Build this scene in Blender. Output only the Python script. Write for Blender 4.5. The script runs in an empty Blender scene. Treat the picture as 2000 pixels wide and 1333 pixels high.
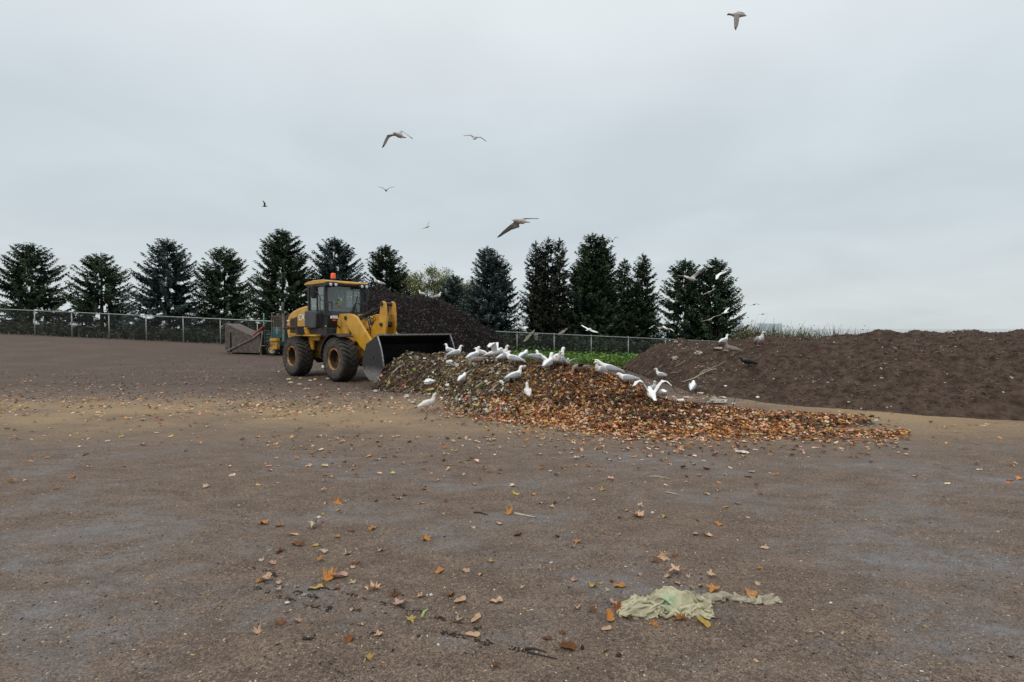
import bpy, bmesh, math, random
from mathutils import Vector, Matrix, noise
from mathutils.bvhtree import BVHTree
R = math.radians
sc = bpy.context.scene
COL = sc.collection

# ------------------------------------------------------------------ camera, sky, sun, exposure
CAM_H, TANP, F = 1.7, 0.0245, 1000.0
cam = bpy.data.cameras.new('camera'); camo = bpy.data.objects.new('camera', cam); COL.objects.link(camo)
cam.sensor_fit = 'HORIZONTAL'; cam.sensor_width = 36.0; cam.lens = 18.0
cam.clip_start = 0.05; cam.clip_end = 9000
camo.location = (0, 0, CAM_H)
camo.rotation_euler = (R(90) - math.atan(TANP), 0, 0)
sc.camera = camo

SUN_EL, SUN_AZ = R(52), R(215)      # azimuth measured clockwise from +Y: behind the camera, to the left
w = bpy.data.worlds.new("World"); sc.world = w; w.use_nodes = True
nt = w.node_tree; N = nt.nodes; L = nt.links
bg = N['Background']; bg.inputs['Strength'].default_value = 0.1
sky = N.new('ShaderNodeTexSky'); sky.sky_type = 'NISHITA'; sky.sun_disc = False
sky.sun_elevation = SUN_EL; sky.sun_rotation = SUN_AZ; sky.air_density = 1.0; sky.dust_density = 3.0
tc = N.new('ShaderNodeTexCoord')
sep = N.new('ShaderNodeSeparateXYZ'); L.new(tc.outputs['Generated'], sep.inputs[0])
ramp = N.new('ShaderNodeValToRGB'); L.new(sep.outputs['Z'], ramp.inputs[0])
cr = ramp.color_ramp
cr.elements[0].position = 0.0; cr.elements[0].color = (6.7, 7.25, 7.4, 1)
cr.elements[1].position = 1.0; cr.elements[1].color = (15.5, 16.2, 16.6, 1)
for p, c in ((0.06, (6.8, 7.35, 7.5)), (0.17, (6.25, 6.95, 7.4)), (0.33, (6.5, 7.2, 7.7)), (0.52, (8.2, 8.75, 9.0)), (0.66, (9.9, 10.4, 10.7))):
    e = cr.elements.new(p); e.color = (*c, 1)
# cloud layer: noise over a plane overhead
dv = N.new('ShaderNodeMath'); dv.operation = 'ADD'; dv.inputs[1].default_value = 0.22; L.new(sep.outputs['Z'], dv.inputs[0])
vd = N.new('ShaderNodeVectorMath'); vd.operation = 'DIVIDE'
cmb = N.new('ShaderNodeCombineXYZ')
for i in range(3): L.new(dv.outputs[0], cmb.inputs[i])
L.new(tc.outputs['Generated'], vd.inputs[0]); L.new(cmb.outputs[0], vd.inputs[1])
mp = N.new('ShaderNodeMapping'); mp.inputs['Scale'].default_value = (1.0, 1.1, 0.4); mp.inputs['Location'].default_value = (3.1, 0.4, 0)
L.new(vd.outputs[0], mp.inputs[0])
nz = N.new('ShaderNodeTexNoise'); nz.inputs['Scale'].default_value = 1.5; nz.inputs['Detail'].default_value = 3; nz.inputs['Roughness'].default_value = 0.5
nz.inputs['Distortion'].default_value = 0.4
L.new(mp.outputs[0], nz.inputs[0])
mr = N.new('ShaderNodeMapRange'); mr.inputs['From Min'].default_value = 0.3; mr.inputs['From Max'].default_value = 0.7
mr.inputs['To Min'].default_value = 0.945; mr.inputs['To Max'].default_value = 1.055; L.new(nz.outputs['Fac'], mr.inputs[0])
vs = N.new('ShaderNodeVectorMath'); vs.operation = 'SCALE'; L.new(ramp.outputs[0], vs.inputs[0]); L.new(mr.outputs[0], vs.inputs['Scale'])
mx = N.new('ShaderNodeMix'); mx.data_type = 'RGBA'; mx.inputs[0].default_value = 0.93
L.new(sky.outputs[0], mx.inputs[6]); L.new(vs.outputs[0], mx.inputs[7]); L.new(mx.outputs[2], bg.inputs['Color'])

sl = bpy.data.lights.new('sun', 'SUN'); sl.energy = 1.1; sl.angle = R(16); sl.color = (1.0, 0.965, 0.91)
so = bpy.data.objects.new('sun', sl); COL.objects.link(so)
sdir = Vector((math.sin(SUN_AZ) * math.cos(SUN_EL), math.cos(SUN_AZ) * math.cos(SUN_EL), math.sin(SUN_EL)))
so.rotation_euler = sdir.to_track_quat('Z', 'Y').to_euler()
so.location = (-20, -20, 40)
sc.view_settings.view_transform = 'Standard'; sc.view_settings.look = 'None'
sc.view_settings.exposure = 0.0; sc.view_settings.gamma = 1.0; sc.view_settings.use_curve_mapping = False
sc.cycles.max_bounces = 6; sc.cycles.transparent_max_bounces = 12

# ------------------------------------------------------------------ view geometry: photo pixel -> place
FWD = Vector((0, math.cos(math.atan(TANP)), -math.sin(math.atan(TANP))))
UPV = Vector((0, math.sin(math.atan(TANP)), math.cos(math.atan(TANP))))
CAMP = Vector((0, 0, CAM_H))
def ray(u, v): return Vector((1, 0, 0)) * ((u - 1000) / F) + UPV * ((666.5 - v) / F) + FWD
def at(u, v, d):
    r = ray(u, v); return CAMP + r * (d / r.y)
rnd = random.Random(7)
def sstep(a, b, x):
    t = max(0.0, min(1.0, (x - a) / (b - a))); return t * t * (3 - 2 * t)
def interp(tab, x):
    if x <= tab[0][0]: return tab[0][1]
    for (a, p), (b, q) in zip(tab, tab[1:]):
        if x <= b: return p + (q - p) * (x - a) / (b - a)
    return tab[-1][1]
def fbm(x, y, z=0.0, o=4):
    s = 0; a = 0.5; f = 1
    for _ in range(o):
        s += a * noise.noise((x * f, y * f, z + f)); a *= 0.5; f *= 2.03
    return s

# ------------------------------------------------------------------ object helpers
def tag(o, label=None, cat=None, group=None, kind=None):
    if label: o['label'] = label
    if cat: o['category'] = cat
    if group: o['group'] = group
    if kind: o['kind'] = kind
    return o
def empty(name, loc, rz=0.0):
    o = bpy.data.objects.new(name, None); o.location = loc; o.rotation_euler = (0, 0, rz); o.empty_display_size = 0.3
    COL.objects.link(o); return o
def link_mesh(name, me, parent=None):
    o = bpy.data.objects.new(name, me); COL.objects.link(o)
    if parent: o.parent = parent
    return o
def basis(d):
    d = d.normalized(); a = Vector((0, 0, 1)) if abs(d.z) < 0.9 else Vector((1, 0, 0))
    x = a.cross(d).normalized(); return x, d.cross(x)
class MB:
    def __init__(s): s.v = []; s.f = []; s.m = []; s.c = None
    def add(s, vs, fs, mi=0):
        n = len(s.v); s.v += [tuple(p) for p in vs]; s.f += [tuple(i + n for i in f) for f in fs]; s.m += [mi] * len(fs); return s
    def box(s, c, sz, rot=None, mi=0):
        hx, hy, hz = sz[0] / 2, sz[1] / 2, sz[2] / 2; c = Vector(c)
        vs = [Vector((x, y, z)) for x in (-hx, hx) for y in (-hy, hy) for z in (-hz, hz)]
        if rot: vs = [rot @ p for p in vs]
        return s.add([c + p for p in vs], [(0, 1, 3, 2), (4, 6, 7, 5), (0, 4, 5, 1), (2, 3, 7, 6), (0, 2, 6, 4), (1, 5, 7, 3)], mi)
    def bx(s, x0, x1, y0, y1, z0, z1, mi=0): return s.box(((x0 + x1) / 2, (y0 + y1) / 2, (z0 + z1) / 2), (x1 - x0, y1 - y0, z1 - z0), None, mi)
    def prism(s, pts, y0, y1, mi=0):            # outline in x,z extruded along y
        n = len(pts); vs = [(x, y0, z) for x, z in pts] + [(x, y1, z) for x, z in pts]
        fs = [tuple(range(n)), tuple(range(2 * n - 1, n - 1, -1))] + [(i, i + n, (i + 1) % n + n, (i + 1) % n) for i in range(n)]
        return s.add(vs, fs, mi)
    def tube(s, pts, r, n=8, mi=0):             # polyline tube, r number or list
        pts = [Vector(p) for p in pts]; k = len(pts); vs = []
        for i, p in enumerate(pts):
            d = (pts[min(i + 1, k - 1)] - pts[max(i - 1, 0)])
            x, y = basis(d); rr = r[i] if isinstance(r, (list, tuple)) else r
            vs += [p + (x * math.cos(2 * math.pi * j / n) + y * math.sin(2 * math.pi * j / n)) * rr for j in range(n)]
        fs = [(i * n + j, i * n + (j + 1) % n, (i + 1) * n + (j + 1) % n, (i + 1) * n + j) for i in range(k - 1) for j in range(n)]
        fs += [tuple(range(n - 1, -1, -1)), tuple((k - 1) * n + j for j in range(n))]
        return s.add(vs, fs, mi)
    def lathe(s, prof, n=32, c=(0, 0, 0), axis='y', mi=0):   # prof: (a along axis, r)
        vs = []; k = len(prof); c = Vector(c)
        for a, r in prof:
            for j in range(n):
                t = 2 * math.pi * j / n
                if axis == 'y': vs.append(c + Vector((r * math.cos(t), a, r * math.sin(t))))
                else: vs.append(c + Vector((r * math.cos(t), r * math.sin(t), a)))
        fs = [(i * n + j, i * n + (j + 1) % n, (i + 1) * n + (j + 1) % n, (i + 1) * n + j) for i in range(k - 1) for j in range(n)]
        return s.add(vs, fs, mi)
    def loft(s, rings, n=12, mi=0):             # rings: (centre, xvec, yvec) already scaled
        vs = []; k = len(rings)
        for c, x, y in rings:
            vs += [c + x * math.cos(2 * math.pi * j / n) + y * math.sin(2 * math.pi * j / n) for j in range(n)]
        fs = [(i * n + j, i * n + (j + 1) % n, (i + 1) * n + (j + 1) % n, (i + 1) * n + j) for i in range(k - 1) for j in range(n)]
        fs += [tuple(range(n - 1, -1, -1)), tuple((k - 1) * n + j for j in range(n))]
        return s.add(vs, fs, mi)
    def mesh(s, name, mats, smooth=False):
        me = bpy.data.meshes.new(name); me.from_pydata(s.v, [], s.f)
        for m in (mats if isinstance(mats, (list, tuple)) else [mats]): me.materials.append(m)
        me.polygons.foreach_set('material_index', s.m)
        if smooth: me.polygons.foreach_set('use_smooth', [True] * len(s.f))
        if s.c:
            a = me.color_attributes.new('Col', 'FLOAT_COLOR', 'CORNER'); buf = []
            for f, c in zip(s.f, s.c): buf += [c[0], c[1], c[2], 1.0] * len(f)
            a.data.foreach_set('color', buf)
        me.update(); return me
    def build(s, name, mats, parent=None, smooth=False, bevel=0.0, auto=None):
        me = s.mesh(name, mats, smooth)
        bm = bmesh.new(); bm.from_mesh(me); bmesh.ops.recalc_face_normals(bm, faces=bm.faces); bm.to_mesh(me); bm.free()
        o = link_mesh(name, me, parent)
        if bevel:
            b = o.modifiers.new('bevel', 'BEVEL'); b.width = bevel; b.segments = 2; b.limit_method = 'ANGLE'; b.angle_limit = R(35)
        return o
def copy_tree(o, parent=None):
    c = o.copy(); COL.objects.link(c)
    if parent: c.parent = parent
    for ch in list(o.children): copy_tree(ch, c)
    return c

# ------------------------------------------------------------------ materials
def new_mat(name):
    m = bpy.data.materials.new(name); m.use_nodes = True
    return m, m.node_tree.nodes, m.node_tree.links, m.node_tree.nodes['Principled BSDF']
def mat(name, c, c2=None, rough=0.6, metal=0.0, scale=6.0, detail=5, bump=0.0, bscale=None, spec=0.5, lo=0.4, hi=0.6):
    m, n, l, p = new_mat(name)
    p.inputs['Roughness'].default_value = rough; p.inputs['Metallic'].default_value = metal
    p.inputs['Specular IOR Level'].default_value = spec
    t = n.new('ShaderNodeTexCoord')
    z = n.new('ShaderNodeTexNoise'); z.inputs['Scale'].default_value = scale; z.inputs['Detail'].default_value = detail
    z.inputs['Roughness'].default_value = 0.62
    l.new(t.outputs['Object'], z.inputs[0])
    r = n.new('ShaderNodeValToRGB'); l.new(z.outputs['Fac'], r.inputs[0])
    c2 = c2 or tuple(x * 0.7 for x in c)
    r.color_ramp.elements[0].position = lo; r.color_ramp.elements[0].color = (*c2, 1)
    r.color_ramp.elements[1].position = hi; r.color_ramp.elements[1].color = (*c, 1)
    l.new(r.outputs[0], p.inputs['Base Color'])
    if bump:
        z2 = n.new('ShaderNodeTexNoise'); z2.inputs['Scale'].default_value = bscale or scale * 4; z2.inputs['Detail'].default_value = 6
        l.new(t.outputs['Object'], z2.inputs[0])
        b = n.new('ShaderNodeBump'); b.inputs['Strength'].default_value = 1.0; b.inputs['Distance'].default_value = bump
        l.new(z2.outputs['Fac'], b.inputs['Height']); l.new(b.outputs[0], p.inputs['Normal'])
    return m
def attr_mat(name, rough=0.6, spec=0.3, var=0.25, scale=30, trans=0.0):
    m, n, l, p = new_mat(name)
    p.inputs['Roughness'].default_value = rough; p.inputs['Specular IOR Level'].default_value = spec
    a = n.new('ShaderNodeAttribute'); a.attribute_name = 'Col'
    t = n.new('ShaderNodeTexCoord'); z = n.new('ShaderNodeTexNoise'); z.inputs['Scale'].default_value = scale; z.inputs['Detail'].default_value = 3
    l.new(t.outputs['Object'], z.inputs[0])
    r = n.new('ShaderNodeMapRange'); r.inputs['From Min'].default_value = 0.3; r.inputs['From Max'].default_value = 0.7
    r.inputs['To Min'].default_value = 1 - var; r.inputs['To Max'].default_value = 1 + var; l.new(z.outputs['Fac'], r.inputs[0])
    s = n.new('ShaderNodeVectorMath'); s.operation = 'SCALE'; l.new(a.outputs['Color'], s.inputs[0]); l.new(r.outputs[0], s.inputs['Scale'])
    l.new(s.outputs[0], p.inputs['Base Color'])
    if trans:
        tr = n.new('ShaderNodeBsdfTranslucent'); l.new(s.outputs[0], tr.inputs['Color'])
        mx = n.new('ShaderNodeMixShader'); mx.inputs[0].default_value = trans
        l.new(p.outputs[0], mx.inputs[1]); l.new(tr.outputs[0], mx.inputs[2]); l.new(mx.outputs[0], n['Material Output'].inputs['Surface'])
    return m
def nnoise(n, l, vec, scale, detail=4, rough=0.6):
    z = n.new('ShaderNodeTexNoise'); z.inputs['Scale'].default_value = scale; z.inputs['Detail'].default_value = detail; z.inputs['Roughness'].default_value = rough
    l.new(vec, z.inputs[0]); return z.outputs['Fac']
def nramp(n, l, fac, stops):
    r = n.new('ShaderNodeValToRGB'); l.new(fac, r.inputs[0]); e = r.color_ramp.elements
    e[0].position, e[0].color = stops[0][0], (*stops[0][1], 1); e[1].position, e[1].color = stops[-1][0], (*stops[-1][1], 1)
    for p, c in stops[1:-1]:
        x = e.new(p); x.color = (*c, 1)
    return r.outputs[0]
def nrange(n, l, val, a, b, c=0.0, d=1.0):
    r = n.new('ShaderNodeMapRange'); r.inputs['From Min'].default_value = a; r.inputs['From Max'].default_value = b
    r.inputs['To Min'].default_value = c; r.inputs['To Max'].default_value = d; l.new(val, r.inputs[0]); return r.outputs[0]
def nmix(n, l, fac, a, b):
    m = n.new('ShaderNodeMix'); m.data_type = 'RGBA'
    if isinstance(fac, (int, float)): m.inputs[0].default_value = fac
    else: l.new(fac, m.inputs[0])
    for s, k in ((a, 6), (b, 7)):
        if isinstance(s, tuple): m.inputs[k].default_value = (*s, 1)
        else: l.new(s, m.inputs[k])
    return m.outputs[2]
def nmath(n, l, op, a, b):
    m = n.new('ShaderNodeMath'); m.operation = op
    for i, s in enumerate((a, b)):
        if isinstance(s, (int, float)): m.inputs[i].default_value = s
        else: l.new(s, m.inputs[i])
    return m.outputs[0]

def ground_mat():
    m, n, l, p = new_mat('yard_dirt')
    t = n.new('ShaderNodeTexCoord'); P = t.outputs['Object']
    mp = n.new('ShaderNodeMapping'); mp.inputs['Scale'].default_value = (0.55, 1.0, 1.0); l.new(P, mp.inputs[0]); PS = mp.outputs[0]
    grit = nnoise(n, l, P, 105, 3, 0.75)
    fine = nramp(n, l, grit, ((0.28, (0.038, 0.026, 0.018)), (0.5, (0.130, 0.090, 0.066)), (0.72, (0.31, 0.235, 0.175))))
    mid = nrange(n, l, nnoise(n, l, PS, 5.0, 6, 0.65), 0.3, 0.7, 0.72, 1.25)
    s = n.new('ShaderNodeVectorMath'); s.operation = 'SCALE'; l.new(fine, s.inputs[0]); l.new(nmath(n, l, 'MULTIPLY', mid, nrange(n, l, nnoise(n, l, P, 34, 3, 0.7), 0.32, 0.68, 0.62, 1.38)), s.inputs['Scale'])
    grey = nramp(n, l, grit, ((0.3, (0.080, 0.079, 0.080)), (0.7, (0.255, 0.255, 0.262))))
    # damp patches, grey sky reflection put into their colour
    pf = nmath(n, l, 'MULTIPLY', nrange(n, l, nnoise(n, l, PS, 0.85, 9, 0.70), 0.48, 0.64), nrange(n, l, nnoise(n, l, PS, 9.0, 6, 0.7), 0.36, 0.62, 0.15, 1.0))
    sx = n.new('ShaderNodeSeparateXYZ'); l.new(P, sx.inputs[0])
    near = nrange(n, l, sx.outputs['Y'], 6.2, 8.2, 0.9, 0.05)
    col = nmix(n, l, nmath(n, l, 'MULTIPLY', pf, near), s.outputs[0], grey)
    # sawdust-tan spill across the yard in front of the loader
    tanc = nramp(n, l, grit, ((0.3, (0.15, 0.098, 0.048)), (0.7, (0.44, 0.31, 0.17))))
    b1 = nrange(n, l, sx.outputs['Y'], 7.2, 9.6); b2 = nrange(n, l, sx.outputs['Y'], 11.0, 13.0, 1.0, 0.0)
    tn = nrange(n, l, nnoise(n, l, PS, 0.55, 6), 0.34, 0.56)
    col = nmix(n, l, nmath(n, l, 'MULTIPLY', nmath(n, l, 'MULTIPLY', b1, b2), nmath(n, l, 'MULTIPLY', tn, 0.85)), col, tanc)
    # dark trodden compost round the loader
    dk = nmath(n, l, 'MULTIPLY', nrange(n, l, sx.outputs['Y'], 12.5, 15.5), nrange(n, l, nnoise(n, l, PS, 0.8, 4), 0.2, 0.55, 0.4, 1.0))
    dkc = nramp(n, l, grit, ((0.3, (0.020, 0.013, 0.010)), (0.7, (0.125, 0.085, 0.062))))
    col = nmix(n, l, nmath(n, l, 'MULTIPLY', dk, 0.85), col, dkc)
    # light and dark flecks
    vo = n.new('ShaderNodeTexVoronoi'); vo.inputs['Scale'].default_value = 26; l.new(P, vo.inputs[0])
    fl = nrange(n, l, vo.outputs['Distance'], 0.10, 0.16, 1.0, 0.0)
    sc_ = n.new('ShaderNodeSeparateColor'); l.new(vo.outputs['Color'], sc_.inputs[0])
    on = nrange(n, l, sc_.outputs[0], 0.72, 0.75)
    fc = nramp(n, l, sc_.outputs[1], ((0.2, (0.03, 0.02, 0.015)), (0.45, (0.20, 0.12, 0.06)), (0.8, (0.42, 0.34, 0.22)), (1.0, (0.5, 0.48, 0.44))))
    col = nmix(n, l, nmath(n, l, 'MULTIPLY', fl, on), col, fc)
    l.new(col, p.inputs['Base Color'])
    l.new(nrange(n, l, nmath(n, l, 'MULTIPLY', pf, near), 0.0, 1.0, 0.88, 0.52), p.inputs['Roughness'])
    p.inputs['Specular IOR Level'].default_value = 0.35
    h = nmath(n, l, 'ADD', nmath(n, l, 'MULTIPLY', grit, 0.5), nmath(n, l, 'MULTIPLY', nnoise(n, l, P, 22, 5), 0.9))
    b = n.new('ShaderNodeBump'); b.inputs['Distance'].default_value = 0.018; l.new(h, b.inputs['Height']); l.new(b.outputs[0], p.inputs['Normal'])
    return m
M = {}
M['ground'] = ground_mat()
M['black_soil'] = mat('compost_black', (0.020, 0.014, 0.013), (0.004, 0.003, 0.003), 0.95, scale=9, detail=9, bump=0.16, bscale=8, spec=0.05, lo=0.35, hi=0.7)
M['brown_soil'] = mat('soil_brown', (0.115, 0.080, 0.060), (0.030, 0.020, 0.015), 0.95, scale=5, detail=10, bump=0.09, bscale=14, spec=0.05, lo=0.3, hi=0.72)
M['muck'] = mat('decaying_muck', (0.075, 0.048, 0.028), (0.018, 0.012, 0.008), 0.85, scale=10, detail=8, bump=0.05, bscale=18, spec=0.25, lo=0.3, hi=0.7)
M['leaf'] = attr_mat('dry_leaf', 0.62, 0.3, 0.22, 40, 0.12)
M['foliage'] = attr_mat('needle_foliage', 0.7, 0.2, 0.3, 2.5, 0.1)
M['grass'] = attr_mat('weed_foliage', 0.6, 0.25, 0.2, 3, 0.2)
M['chips'] = attr_mat('chip_litter', 0.75, 0.2, 0.2, 40)
M['bark'] = mat('bark', (0.06, 0.047, 0.038), (0.025, 0.02, 0.017), 0.9, scale=12, bump=0.02)
M['yellow'] = mat('yellow_paint', (0.60, 0.315, 0.030), (0.45, 0.23, 0.028), 0.34, scale=2.6, detail=7)
M['yellow_dirty'] = mat('muddy_yellow_paint', (0.48, 0.25, 0.035), (0.10, 0.055, 0.02), 0.65, scale=4, detail=8, lo=0.36, hi=0.56)
M['black'] = mat('black_plastic', (0.022, 0.022, 0.024), (0.013, 0.013, 0.014), 0.45, scale=5)
M['glossblack'] = mat('glossy_black_plastic', (0.03, 0.03, 0.032), None, 0.22)
M['grey'] = mat('charcoal_panel', (0.050, 0.051, 0.054), (0.036, 0.036, 0.039), 0.42, scale=4)
M['bucket'] = mat('black_bucket_steel', (0.030, 0.031, 0.034), (0.014, 0.014, 0.015), 0.42, scale=6, detail=8)
M['rubber'] = mat('dusty_rubber', (0.085, 0.066, 0.052), (0.036, 0.029, 0.025), 0.85, scale=5, detail=6)
M['tread'] = mat('tread_rubber', (0.030, 0.026, 0.024), (0.016, 0.014, 0.013), 0.8, scale=6, detail=6)
M['rim'] = mat('muddy_rim_paint', (0.40, 0.215, 0.05), (0.12, 0.07, 0.035), 0.6, scale=5, detail=7)
M['dark'] = mat('dark_steel', (0.03, 0.027, 0.024), (0.012, 0.011, 0.01), 0.6)
M['chrome'] = mat('bright_steel', (0.6, 0.6, 0.6), (0.45, 0.45, 0.45), 0.25, 0.9)
M['edge'] = mat('worn_steel_edge', (0.35, 0.34, 0.33), (0.16, 0.15, 0.145), 0.4, 0.5, scale=14)
M['white'] = mat('white_paint', (0.78, 0.78, 0.76), (0.7, 0.7, 0.68), 0.5)
M['beacon'] = mat('orange_lens', (0.95, 0.13, 0.012), (0.85, 0.1, 0.01), 0.3)
M['lamp'] = mat('lamp_lens', (0.8, 0.8, 0.78), (0.6, 0.6, 0.58), 0.15)
M['terracotta'] = mat('terracotta', (0.38, 0.10, 0.045), None, 0.8)
M['plant'] = mat('plant_leaf', (0.42, 0.62, 0.06), (0.26, 0.46, 0.04), 0.5)
M['teal'] = mat('teal_paint', (0.014, 0.088, 0.088), (0.010, 0.058, 0.060), 0.55, scale=6)
M['paleteal'] = mat('pale_teal_paint', (0.22, 0.36, 0.33), None, 0.6)
M['brown_metal'] = mat('brown_metal', (0.12, 0.095, 0.075), (0.06, 0.047, 0.04), 0.7)
M['tan_metal'] = mat('tan_dusty_metal', (0.22, 0.18, 0.135), (0.12, 0.10, 0.08), 0.75)
M['cream'] = mat('cream_rim', (0.5, 0.44, 0.27), (0.3, 0.26, 0.16), 0.6)
M['red'] = mat('red_paint', (0.30, 0.03, 0.025), None, 0.55)
M['galv'] = mat('galvanised_steel', (0.38, 0.40, 0.38), (0.28, 0.30, 0.285), 0.45, 0.4, scale=10)
M['wire'] = mat('dark_fence_wire', (0.10, 0.105, 0.10), None, 0.6, 0.3)
M['gull_white'] = mat('white_feathers', (0.82, 0.81, 0.79), (0.72, 0.71, 0.69), 0.8, scale=25, spec=0.2)
M['gull_grey'] = mat('pale_grey_feathers', (0.47, 0.49, 0.52), (0.38, 0.395, 0.42), 0.8, scale=25, spec=0.2)
M['gull_black'] = mat('black_feathers', (0.02, 0.02, 0.022), None, 0.7)
M['gull_beak'] = mat('yellow_beak', (0.55, 0.36, 0.10), None, 0.5)
M['gull_leg'] = mat('pink_legs', (0.50, 0.30, 0.25), None, 0.6)
M['gull_brown'] = mat('mottled_brown_feathers', (0.32, 0.265, 0.22), (0.20, 0.16, 0.13), 0.8, scale=22, spec=0.2)
M['gull_dbrown'] = mat('dark_brown_feathers', (0.075, 0.055, 0.045), (0.04, 0.03, 0.025), 0.8, scale=30)
M['gull_speck'] = mat('speckled_white_feathers', (0.72, 0.69, 0.65), (0.50, 0.46, 0.41), 0.8, scale=28, spec=0.2)
M['crow'] = mat('black_glossy_feathers', (0.012, 0.012, 0.014), None, 0.45)
M['paper'] = mat('white_litter', (0.60, 0.56, 0.50), (0.36, 0.31, 0.25), 0.6, scale=12)
M['film'] = mat('dirty_plastic_film', (0.44, 0.40, 0.33), (0.20, 0.17, 0.13), 0.4, scale=10)
M['wood'] = mat('bare_wood', (0.42, 0.36, 0.28), (0.24, 0.19, 0.14), 0.8, scale=20)
M['twig'] = mat('dark_twig', (0.035, 0.025, 0.02), None, 0.85)
M['stone'] = mat('pale_stone', (0.55, 0.54, 0.51), (0.35, 0.34, 0.31), 0.8, scale=20)

def glass_mat():
    m, n, l, p = new_mat('cab_glass')
    out = n['Material Output']; n.remove(p)
    tr = n.new('ShaderNodeBsdfTransparent'); tr.inputs[0].default_value = (0.87, 0.91, 0.90, 1)
    gl = n.new('ShaderNodeBsdfGlossy'); gl.inputs['Color'].default_value = (0.9, 0.95, 0.95, 1); gl.inputs['Roughness'].default_value = 0.03
    df = n.new('ShaderNodeBsdfDiffuse'); df.inputs[0].default_value = (0.30, 0.34, 0.34, 1)
    t = n.new('ShaderNodeTexCoord'); dust = nrange(n, l, nnoise(n, l, t.outputs['Object'], 2.2, 6), 0.3, 0.75, 0.03, 0.14)
    m1 = n.new('ShaderNodeMixShader'); l.new(dust, m1.inputs[0]); l.new(tr.outputs[0], m1.inputs[1]); l.new(df.outputs[0], m1.inputs[2])
    fr = n.new('ShaderNodeLayerWeight'); fr.inputs['Blend'].default_value = 0.5
    f2 = nmath(n, l, 'ADD', nmath(n, l, 'MULTIPLY', nmath(n, l, 'POWER', fr.outputs['Facing'], 3.0), 0.6), 0.06)
    m2 = n.new('ShaderNodeMixShader'); l.new(f2, m2.inputs[0]); l.new(m1.outputs[0], m2.inputs[1]); l.new(gl.outputs[0], m2.inputs[2])
    l.new(m2.outputs[0], out.inputs['Surface']); return m
M['glass'] = glass_mat()

# ------------------------------------------------------------------ terrain and heaps
def gz(x, y):
    s = sstep(20, 34, y)
    far = (-0.36 - 0.0452 * max(-60.0, min(60.0, x)))
    return s * far - 3.5 * sstep(50, 72, y)
def heap(tab_crest, tab_base, tab_back, amp, nscale, seed, u0, u1):
    """tab_crest: (u, depth, height); tab_base: (u, depth of front foot); tab_back: (u, extent behind the crest)"""
    cd = [(u, d) for u, d, z in tab_crest]; cz = [(u, z) for u, d, z in tab_crest]
    soft = seed == 11.0
    def h(x, y):
        if y < 2: return -1.0
        u = 1000 + F * x / y
        if u < u0 or u > u1: return -1.0
        yc, zc, yb, bk = interp(cd, u), interp(cz, u), interp(tab_base, u), interp(tab_back, u)
        if soft: yb += 0.22 * fbm(u * 0.012, 3.3, 1.0, 3) * sstep(860, 960, u)
        if y <= yc:
            t = (y - yb) / max(0.05, yc - yb)
            if t < -0.12: return -1.0
            z = zc * (1.5 * t - 0.5 * t ** 3) * ((0.45 + 0.55 * sstep(0, 0.3, t)) if soft else 1) if t > 0 else t * 0.6
        else:
            t = 1 - (y - yc) / bk
            if t < -0.12: return -1.0
            z = zc * (1.5 * t - 0.5 * t ** 3) if t > 0 else t * 0.6
        k = max(0.0, min(1.0, z / max(0.25, 0.4 * zc)))
        z += amp * k * fbm(x * nscale, y * nscale, seed, 5) * 2
        return z + gz(x, y)
    return h
PILE = heap([(725, 14.2, 0.0), (737, 14.25, 0.18), (750, 14.5, 0.55), (790, 15.2, 0.92), (870, 15.8, 0.95), (920, 14.8, 0.90), (970, 13.8, 0.91), (1005, 13.0, 0.79),
             (1060, 12.4, 0.81), (1100, 12.0, 0.82), (1150, 11.6, 0.76), (1180, 11.3, 0.70), (1210, 11.0, 0.63), (1240, 10.6, 0.54), (1270, 10.25, 0.34),
             (1300, 10.05, 0.27), (1350, 9.9, 0.18), (1400, 9.8, 0.14), (1500, 9.5, 0.11), (1570, 9.4, 0.08), (1680, 9.2, 0.015), (1800, 9.0, -0.02)],
            [(725, 14.1), (760, 13.7), (800, 13.4), (850, 12.9), (870, 11.6), (900, 10.5), (950, 9.95), (1000, 9.6), (1080, 9.2), (1150, 8.75), (1250, 8.5), (1500, 8.38), (1620, 8.6), (1800, 8.9)],
            [(725, 0.3), (880, 0.7), (940, 2.0), (1200, 1.8), (1300, 1.0), (1800, 0.6)], 0.10, 1.5, 11.0, 725, 1800)
BLACK = heap([(600, 30, 0.0), (640, 31, 1.2), (690, 32, 3.2), (720, 32.5, 4.05), (748, 32.5, 4.35), (770, 31.5, 3.85), (790, 31, 3.7), (834, 31, 3.72), (864, 31, 3.5), (900, 31, 3.05),
              (945, 31, 2.05), (985, 31, 1.2), (1015, 31, 0.35), (1030, 31, 0.0)],
             [(600, 29), (700, 25.5), (800, 24.5), (900, 25), (980, 27.5), (1030, 30.5)], [(600, 2), (800, 4.2), (1030, 2)], 0.28, 0.7, 3.0, 598, 1032)
SOIL = heap([(1208, 22.4, 0.0), (1222, 22.2, 0.28), (1240, 21.8, 0.50), (1265, 21, 0.80), (1282, 20.5, 1.0), (1300, 20, 1.10), (1350, 19, 1.2), (1400, 18, 1.24), (1450, 17.5, 1.26), (1500, 17, 1.35),
             (1600, 15.8, 1.42), (1720, 14.8, 1.58), (1850, 13.6, 1.5), (2050, 12, 1.62), (2300, 11, 0.4)],
            [(1208, 22.0), (1270, 17.2), (1310, 15.2), (1350, 13.6), (1400, 12.9), (1500, 11.7), (1600, 11.0), (1800, 10), (2300, 8.6)],
            [(1208, 0.5), (1300, 3.0), (1500, 6), (2300, 5)], 0.22, 0.9, 29.0, 1206, 2300)
HEAPS = (PILE, BLACK, SOIL)
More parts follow.
